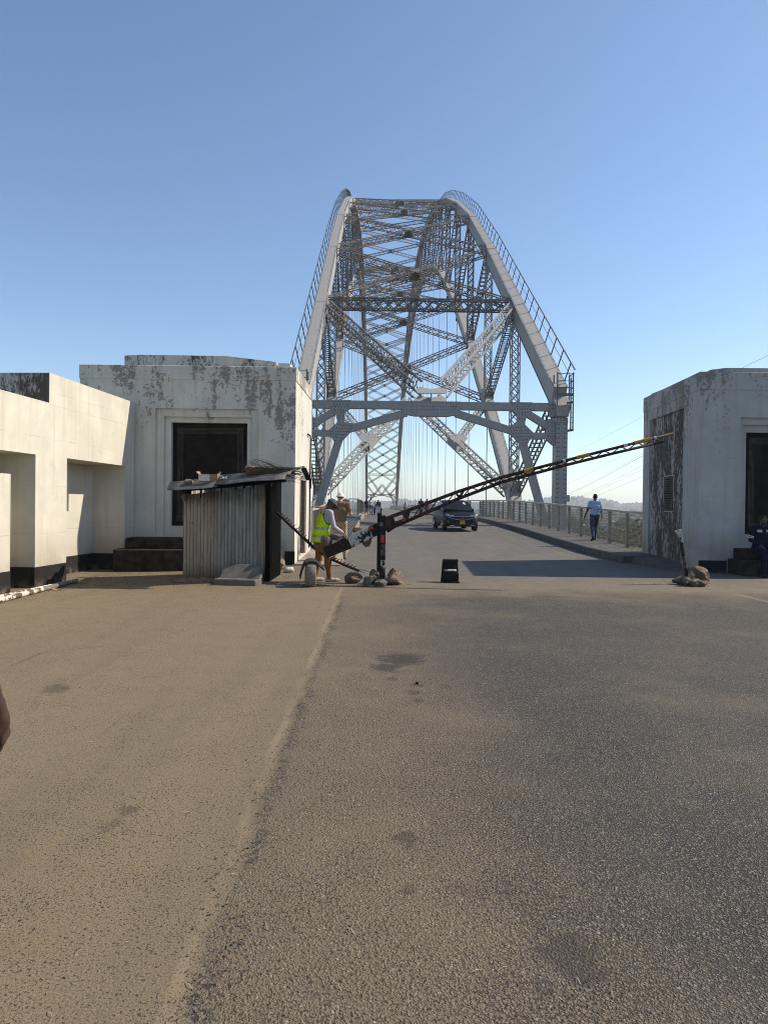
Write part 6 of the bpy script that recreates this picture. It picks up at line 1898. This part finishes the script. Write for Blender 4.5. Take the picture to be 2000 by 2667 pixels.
# ------------------------------------------------------------------ dark hatchback coming off the bridge
def car_paint():
    k = NT('dark_car_paint'); return k.out((.008, .009, .012), .4, .0, spec=.16)
CP = car_paint()
GL = NT('tinted_glass').out((.006, .008, .012), .06, .0, spec=.28)
CHR = NT('chrome').out((.6, .6, .6), .15, 1.0)
LENS = NT('headlamp_lens').out((.30, .31, .32), .08, .2, spec=.8)
BLK = NT('black_trim').out((.008, .008, .009), .5)
YP = plain('yellow_plate', (.62, .40, .02), .45, var=.06)
def make_car(loc, rz):
    c = empty('car', loc, rz, 'dark hatchback with yellow number plate driving towards the camera off the bridge', 'car')
    def ring(y, w, zt, zb, crown=.03):
        half = [(0, zt + crown), (w * .45, zt + crown * .7), (w * .80, zt), (w * .94, zt - .05), (w, (zt + zb) / 2 + .08), (w * .985, zb + .16), (w * .93, zb), (w * .5, zb)]
        pts = [(x, y, z) for x, z in half] + [(-x, y, z) for x, z in reversed(half[1:])]
        return pts
    st = [(-1.99, .50, .60, .26), (-1.96, .66, .66, .22), (-1.86, .77, .74, .20), (-1.70, .82, .80, .20), (-1.45, .842, .87, .20), (-1.15, .848, .94, .20), (-.9, .848, .97, .2), (0, .848, .98, .2), (1.2, .845, 1.0, .22), (1.75, .82, .98, .28), (1.98, .74, .92, .36)]
    mb = MB(); mb.loft([ring(*s) for s in st]); body = child('body', mb.mesh('body', [CP], smooth=True), c)
    def gring(y, w, z, wt):
        return [(w, y, .96), (w * .97, y, 1.08), (wt, y, z - .06), (wt * .82, y, z), (0, y, z + .025), (-wt * .82, y, z), (-wt, y, z - .06), (-w * .97, y, 1.08), (-w, y, .96)]
    gs = [(-1.22, .76, .97, .72), (-.66, .775, 1.27, .66), (-.22, .785, 1.47, .60), (.2, .79, 1.515, .595), (.9, .79, 1.515, .595), (1.45, .77, 1.44, .58), (1.85, .72, 1.10, .62)]
    mb = MB(); mb.loft([gring(*g) for g in gs]); child('cabin', mb.mesh('cabin', [CP], smooth=False), c)
    mb = MB()
    mb.hexa([(-.69, -1.20, .965), (.69, -1.20, .965), (.55, -.27, 1.425), (-.55, -.27, 1.425)], [(-.69, -1.215, .99), (.69, -1.215, .99), (.55, -.285, 1.455), (-.55, -.285, 1.455)])
    ws = child('windscreen', mb.mesh('windscreen', [GL]), c)
    mb = MB(); mb.hexa([(.33, -.62, 1.285), (.44, -.62, 1.285), (.44, -.42, 1.393), (.33, -.42, 1.393)], [(.33, -.625, 1.291), (.44, -.625, 1.291), (.44, -.425, 1.399), (.33, -.425, 1.399)])
    child('screen_sticker', mb.mesh('screen_sticker', [M['white_reflector']]), ws)
    for s in (-1, 1):
        mb = MB(); mb.hexa([(s * .772, -.75, 1.06), (s * .80, -.1, 1.06), (s * .80, 1.35, 1.08), (s * .79, 1.5, 1.1)], [(s * .70, -.5, 1.27), (s * .632, -.1, 1.435), (s * .63, 1.1, 1.44), (s * .66, 1.4, 1.34)])
        child('side_window', mb.mesh('side_window', [GL]), c)
        mb = MB(); mb.loft([[(s * (.84 + dx), -.72 + dy, z) for dx, dy, z in ((0, -.03, 1.0), (.16, -.06, 1.01), (.18, -.05, 1.09), (.14, -.04, 1.13), (.0, -.02, 1.10))], [(s * (.82 + dx), -.62 + dy, z) for dx, dy, z in ((0, 0, 1.0), (.16, 0, 1.02), (.17, 0, 1.09), (.13, 0, 1.12), (.0, 0, 1.09))]])
        child('door_mirror', mb.mesh('door_mirror', [CP if s < 0 else CHR]), c)
        mb = MB(); mb.hexa([(s * .34, -1.975, .69), (s * .66, -1.945, .70), (s * .79, -1.80, .74), (s * .60, -1.9, .72)], [(s * .36, -1.955, .735), (s * .66, -1.93, .80), (s * .80, -1.72, .85), (s * .60, -1.84, .79)])
        child('headlight', mb.mesh('headlight', [LENS]), c)
        mb = MB(); mb.loft([[(s * x, y, z) for x, y, z in ((.50, -1.99, .36), (.66, -1.955, .40), (.71, -1.92, .47), (.70, -1.92, .49), (.56, -1.97, .44))], [(s * x, y + .04, z) for x, y, z in ((.50, -1.99, .36), (.66, -1.955, .40), (.71, -1.92, .47), (.70, -1.92, .49), (.56, -1.97, .44))]])
        child('fog_lamp', mb.mesh('fog_lamp', [CHR]), c)
        mb = MB(); mb.disc((s * .60, -1.975, .64), .028, (0, 1, 0), 10, .03); child('corner_lamp', mb.mesh('corner_lamp', [LENS]), c)
        for y in (-1.25, 1.27):
            mb = MB(); mb.disc((s * .80, y, .33), .37, (1, 0, 0), 24, .104); child('wheel_arch', mb.mesh('wheel_arch', [BLK]), c)
            mb = MB(); mb.loft([[(s * x, y + r * math.cos(a), .305 + r * math.sin(a)) for a in np.linspace(0, 2 * math.pi, 25)[:-1]] for x, r in ((.65, .26), (.66, .30), (.72, .305), (.83, .305), (.862, .29), (.866, .20))])
            w = child('wheel', mb.mesh('wheel', [M['rubber']], smooth=False), c)
            mb = MB()
            mb.disc((s * .868, y, .305), .06, (1, 0, 0), 10, .03)
            for i in range(7):
                a = 2 * math.pi * i / 7; mb.bar((s * .868, y + .05 * math.cos(a), .305 + .05 * math.sin(a)), (s * .868, y + .20 * math.cos(a), .305 + .20 * math.sin(a)), .035, .02, (1, 0, 0))
            mb.tube([(s * .868, y + .2 * math.cos(a), .305 + .2 * math.sin(a)) for a in np.linspace(0, 2 * math.pi, 25)], .014, 5, False)
            child('rim', mb.mesh('rim', [CHR]), w)
    mb = MB(); mb.hexa([(-.36, -1.995, .545), (.36, -1.995, .545), (.36, -1.95, .545), (-.36, -1.95, .545)], [(-.40, -1.985, .70), (.40, -1.985, .70), (.40, -1.93, .70), (-.40, -1.93, .70)])
    gr = child('grille', mb.mesh('grille', [BLK]), c)
    mb = MB()
    mb.tube([(-.72, -1.93, .67), (-.46, -1.98, .60), (-.28, -2.0, .545), (0, -2.005, .53), (.28, -2.0, .545), (.46, -1.98, .60), (.72, -1.93, .67)], .011, 6)
    mb.tube([(-.40, -1.985, .712), (0, -2.0, .70), (.40, -1.985, .712)], .012, 6)
    child('chrome_strip', mb.mesh('chrome_strip', [CHR]), gr)
    mb = MB()
    for p, q in (((-.05, .665), (-.035, .575)), ((.05, .665), (.035, .575)), ((-.042, .615), (.042, .615))): mb.bar((p[0], -2.012, p[1]), (q[0], -2.012, q[1]), .014, .016, (0, 1, 0))
    child('emblem', mb.mesh('emblem', [CHR]), gr)
    mb = MB(); mb.hexa([(-.60, -1.985, .225), (.60, -1.985, .225), (.60, -1.9, .225), (-.60, -1.9, .225)], [(-.48, -2.0, .40), (.48, -2.0, .40), (.48, -1.9, .40), (-.48, -1.9, .40)]); child('air_intake', mb.mesh('air_intake', [BLK]), c)
    mb = MB(); mb.bar((-.62, -1.96, .255), (-.40, -2.0, .265), .03, .02); mb.bar((.62, -1.96, .255), (.40, -2.0, .265), .03, .02); child('chrome_strip', mb.mesh('chrome_strip', [CHR]), c)
    mb = MB(); mb.box(-.12, .12, -2.028, -2.008, .325, .505); npl = child('number_plate', mb.mesh('number_plate', [YP]), c)
    for txt, z, x in (('AIN', .428, -.02), ('1258', .345, .01)):
        cu = bpy.data.curves.new('plate_text', 'FONT'); cu.body = txt; cu.size = .088; cu.align_x = 'CENTER'; cu.extrude = .001
        to = bpy.data.objects.new('tmp_text', cu); COL.objects.link(to)
        bpy.context.view_layer.update()
        me = bpy.data.meshes.new_from_object(to.evaluated_get(bpy.context.evaluated_depsgraph_get()))
        bpy.data.objects.remove(to)
        me.materials.clear(); me.materials.append(BLK)
        child('plate_lettering', me, npl, (x, -2.0295, z), (R(90), 0, 0))
    return c
cpos = at(1192, 1383, 35.2)
make_car((cpos.x - .02, 36.6, road_z(36.6)), R(5))

# ------------------------------------------------------------------ thorn branches and wire heaped beyond the railing
mb = MB()
rnd = random.Random(17)
c0 = at(1395, 1300, 47.0)
c0.z = -.2
for i in range(46):
    a_ = Vector((rnd.uniform(-1.3, 1.0), rnd.uniform(-.8, .8), rnd.uniform(-.2, .6)))
    d = Vector((rnd.uniform(.2, 1.5), rnd.uniform(-.5, .5), rnd.uniform(.2, 1.5)))
    b_ = a_ + d; m_ = (a_ + b_) / 2 + Vector((rnd.uniform(-.2, .2), rnd.uniform(-.2, .2), rnd.uniform(-.15, .2)))
    big = i < 6
    mb.tube([c0 + a_, c0 + m_, c0 + b_], [.035 if big else .012, .028 if big else .010, .015 if big else .005], 5, False)
    for j in range(3):
        s = a_.lerp(b_, rnd.random()); e = s + Vector((rnd.uniform(-.5, .5), rnd.uniform(-.4, .4), rnd.uniform(-.1, .45)))
        mb.tube([c0 + s, c0 + e], [.010, .004], 4, False)
th = mb.build('thorn_branches', [plain('grey_branches', (.20, .19, .17), .9)])
tag(th, 'heap of dry grey thorn branches beyond the right railing at the foot of the arch', 'branches')

# ------------------------------------------------------------------ wires across the valley on the right
wl = [((1440, 1322), (1676, 1212)), ((1450, 1298), (1676, 1180)), ((1473, 1289), (1676, 1186)), ((1440, 1276), (1676, 1156)), ((1480, 1306), (1676, 1222)), ((1476, 1182), (1680, 1082)), ((1500, 1308), (1676, 1240))]
for i, (p, q) in enumerate(wl):
    a_ = at(*p, 330); b_ = at(*q, 120)
    t = b_ - a_
    c_ = b_ + t * .35
    mb = MB(); mb.tube([a_, (a_ + b_) / 2 - Vector((0, 0, .6)), b_, c_], .016 if i != 2 else .03, 5, False)
    tag(mb.build('overhead_wire', [M['cable']]), 'thin overhead wire rising to the right across the pale sky between bridge post and gatehouse' if i != 2 else 'thickest overhead wire rising to the right between the bridge post and the gatehouse', 'wire', 'overhead wires right of the bridge')
mb = MB(); p = at(1474, 1298, 60); mb.box(p.x - .28, p.x + .28, 59.9, 60.3, p.z - .28, p.z + .28); mb.tube([(p.x, 60.1, -12), (p.x, 60.1, p.z)], .08, 7)
tag(mb.build('junction_box', [M['steel']]), 'small grey junction box on a pole just right of the bridge end post', 'box')

# ------------------------------------------------------------------ valley trees, houses, far bush
def leafy(seed, r, hgt, n, mat_i=0):
    rnd = random.Random(seed)
    mb = MB()
    lobes = [(Vector((rnd.uniform(-.6, .6) * r, rnd.uniform(-.6, .6) * r, hgt * rnd.uniform(.5, .9))), rnd.uniform(.35, .6) * r) for _ in range(7)]
    for i in range(n):
        c_, rr = rnd.choice(lobes)
        d = Vector((rnd.gauss(0, 1), rnd.gauss(0, 1), rnd.gauss(0, .8))).normalized() * rr * rnd.uniform(.55, 1.05)
        p = c_ + d; s = rnd.uniform(.10, .22) * r * .55
        a_ = Vector((rnd.gauss(0, 1), rnd.gauss(0, 1), rnd.gauss(0, 1))).normalized(); b_ = a_.orthogonal().normalized()
        mb.poly([p - a_ * s, p + b_ * s * .6, p + a_ * s, p - b_ * s * .6])
    return mb.mesh('crown', [M['leaf%d' % (seed % 3)]])
for i, col in enumerate(((.060, .072, .028), (.095, .090, .042), (.045, .058, .026))):
    M['leaf%d' % i] = plain('dry_foliage', col, .9, var=.45, scale=.8, spec=.1)
M['bark'] = plain('grey_bark', (.12, .10, .08), .95)
crowns = [leafy(s, 2.6, 5.0, 520) for s in range(6)]
def trunk(seed):
    rnd = random.Random(seed); mb = MB()
    mb.tube([(0, 0, -.3), (.1, 0, 1.2), (.15, .1, 2.6)], [.22, .17, .12], 7)
    for j in range(4):
        a_ = rnd.uniform(0, 6.28); mb.tube([(.12, .05, 1.7 + .2 * j), (1.0 * math.cos(a_), 1.0 * math.sin(a_), 3.0 + .3 * j), (1.6 * math.cos(a_), 1.6 * math.sin(a_), 3.9 + .3 * j)], [.09, .06, .03], 5)
    return mb.mesh('trunk', [M['bark']])
trunks = [trunk(s) for s in range(3)]
rnd = random.Random(77)
kinds = ['bushy dull green tree in the hazy valley beyond the bridge', 'dry yellowish tree in the hazy valley beyond the bridge', 'dark green tree in the hazy valley beyond the bridge']
def tree(x, y, s, i):
    z = float(terrain_z(x, y))
    t = empty('valley_tree', (x, y, z), rnd.uniform(0, 6.28), kinds[i % 3], 'tree', 'trees in the valley beyond the bridge')
    t.scale = (s, s, s * rnd.uniform(.85, 1.2))
    child('crown', crowns[i % 6], t); child('trunk', trunks[i % 3], t)
i = 0
for _ in range(34):      # nearer slope seen through the right railing
    y = rnd.uniform(33, 85); x = rnd.uniform(.30, .50) * y + rnd.uniform(0, 3)
    if x < 13.5: continue
    tree(x, y, rnd.uniform(.9, 1.45), i); i += 1
for _ in range(80):
    y = rnd.uniform(85, 420); x = rnd.uniform(.05, .50) * y
    if 10 > x: continue
    tree(x, y, rnd.uniform(1.0, 2.0), i); i += 1
for _ in range(14):
    y = rnd.uniform(60, 400); x = -rnd.uniform(.03, .30) * y - 8
    tree(x, y, rnd.uniform(.8, 1.3), i); i += 1
M['house_wall'] = plain('pale_house_wall', (.55, .50, .44), .9, scale=1)
M['house_roof'] = plain('grey_iron_roof', (.36, .35, .34), .5, .3, scale=1)
def house(x, y, w, d, h, rz, lab):
    z = float(terrain_z(x, y))
    t = empty('house', (x, y, z), rz, lab, 'house', 'houses in the valley beyond the bridge')
    mb = MB(); mb.box(-w / 2, w / 2, -d / 2, d / 2, -1, h); child('wall', mb.mesh('wall', [M['house_wall']]), t)
    mb = MB(); mb.prism([(-w / 2 - .4, h + .01), (0, h + 1.3), (w / 2 + .4, h + .01)], -d / 2 - .4, d / 2 + .4); child('roof', mb.mesh('roof', [M['house_roof']]), t)
    for k_ in range(3):
        mb = MB(); cx = -w / 2 + w * (k_ + .5) / 3; mb.box(cx - .5, cx + .5, -d / 2 - .06, -d / 2 + .02, 1.0, 2.2); child('window', mb.mesh('window', [M['void']]), t)
for j, (px, y, w, h) in enumerate(((1455, 300, 16, 4.5), (1500, 380, 20, 5.5), (1545, 330, 14, 4.5), (1630, 420, 22, 5.0), (1410, 420, 18, 5))):
    house(at(px, 1330, y).x, y, w, 9, h, R(rnd.uniform(-30, 30)), ['pale walled house seen through the railing left of the bridge end post', 'wide pale house seen through the railing right of the bridge end post', 'small pale house just left of the walking man', 'long pale house seen through the railing near the gatehouse', 'pale house behind the thorn heap beyond the railing'][j])
# scrub along the hill crests and slopes, one mass
rnd = random.Random(5)
mb = MB()
for _ in range(2600):
    y = rnd.choice((HILL_D * rnd.uniform(.985, 1.01), rnd.uniform(1200, HILL_D)))
    px = rnd.uniform(880, 1760); x = (px - 977) / F_PX * y
    z = float(terrain_z(x, y)); r = rnd.uniform(2.0, 5.0) * (1 if rnd.random() < .85 else 1.7)
    n = 6
    top = Vector((x, y, z + r * rnd.uniform(1.3, 2.0)))
    ring1 = [Vector((x + r * math.cos(a_) * rnd.uniform(.7, 1.1), y + r * math.sin(a_), z + r * rnd.uniform(.6, 1.1))) for a_ in np.linspace(0, 2 * math.pi, n + 1)[:-1]]
    ring0 = [Vector((p.x * .5 + x * .5, p.y * .5 + y * .5, z - 1)) for p in ring1]
    for q in range(n):
        w = (q + 1) % n
        mb.poly([ring1[q], ring1[w], top]); mb.poly([ring0[q], ring0[w], ring1[w], ring1[q]])
hb = mb.build('hill_scrub', [plain('dark_hill_scrub', (.020, .026, .015), .95, var=.4, scale=.05, spec=.05)]); tag(hb, 'scrub and small trees covering the hazy far hills', 'scrub', kind='stuff')
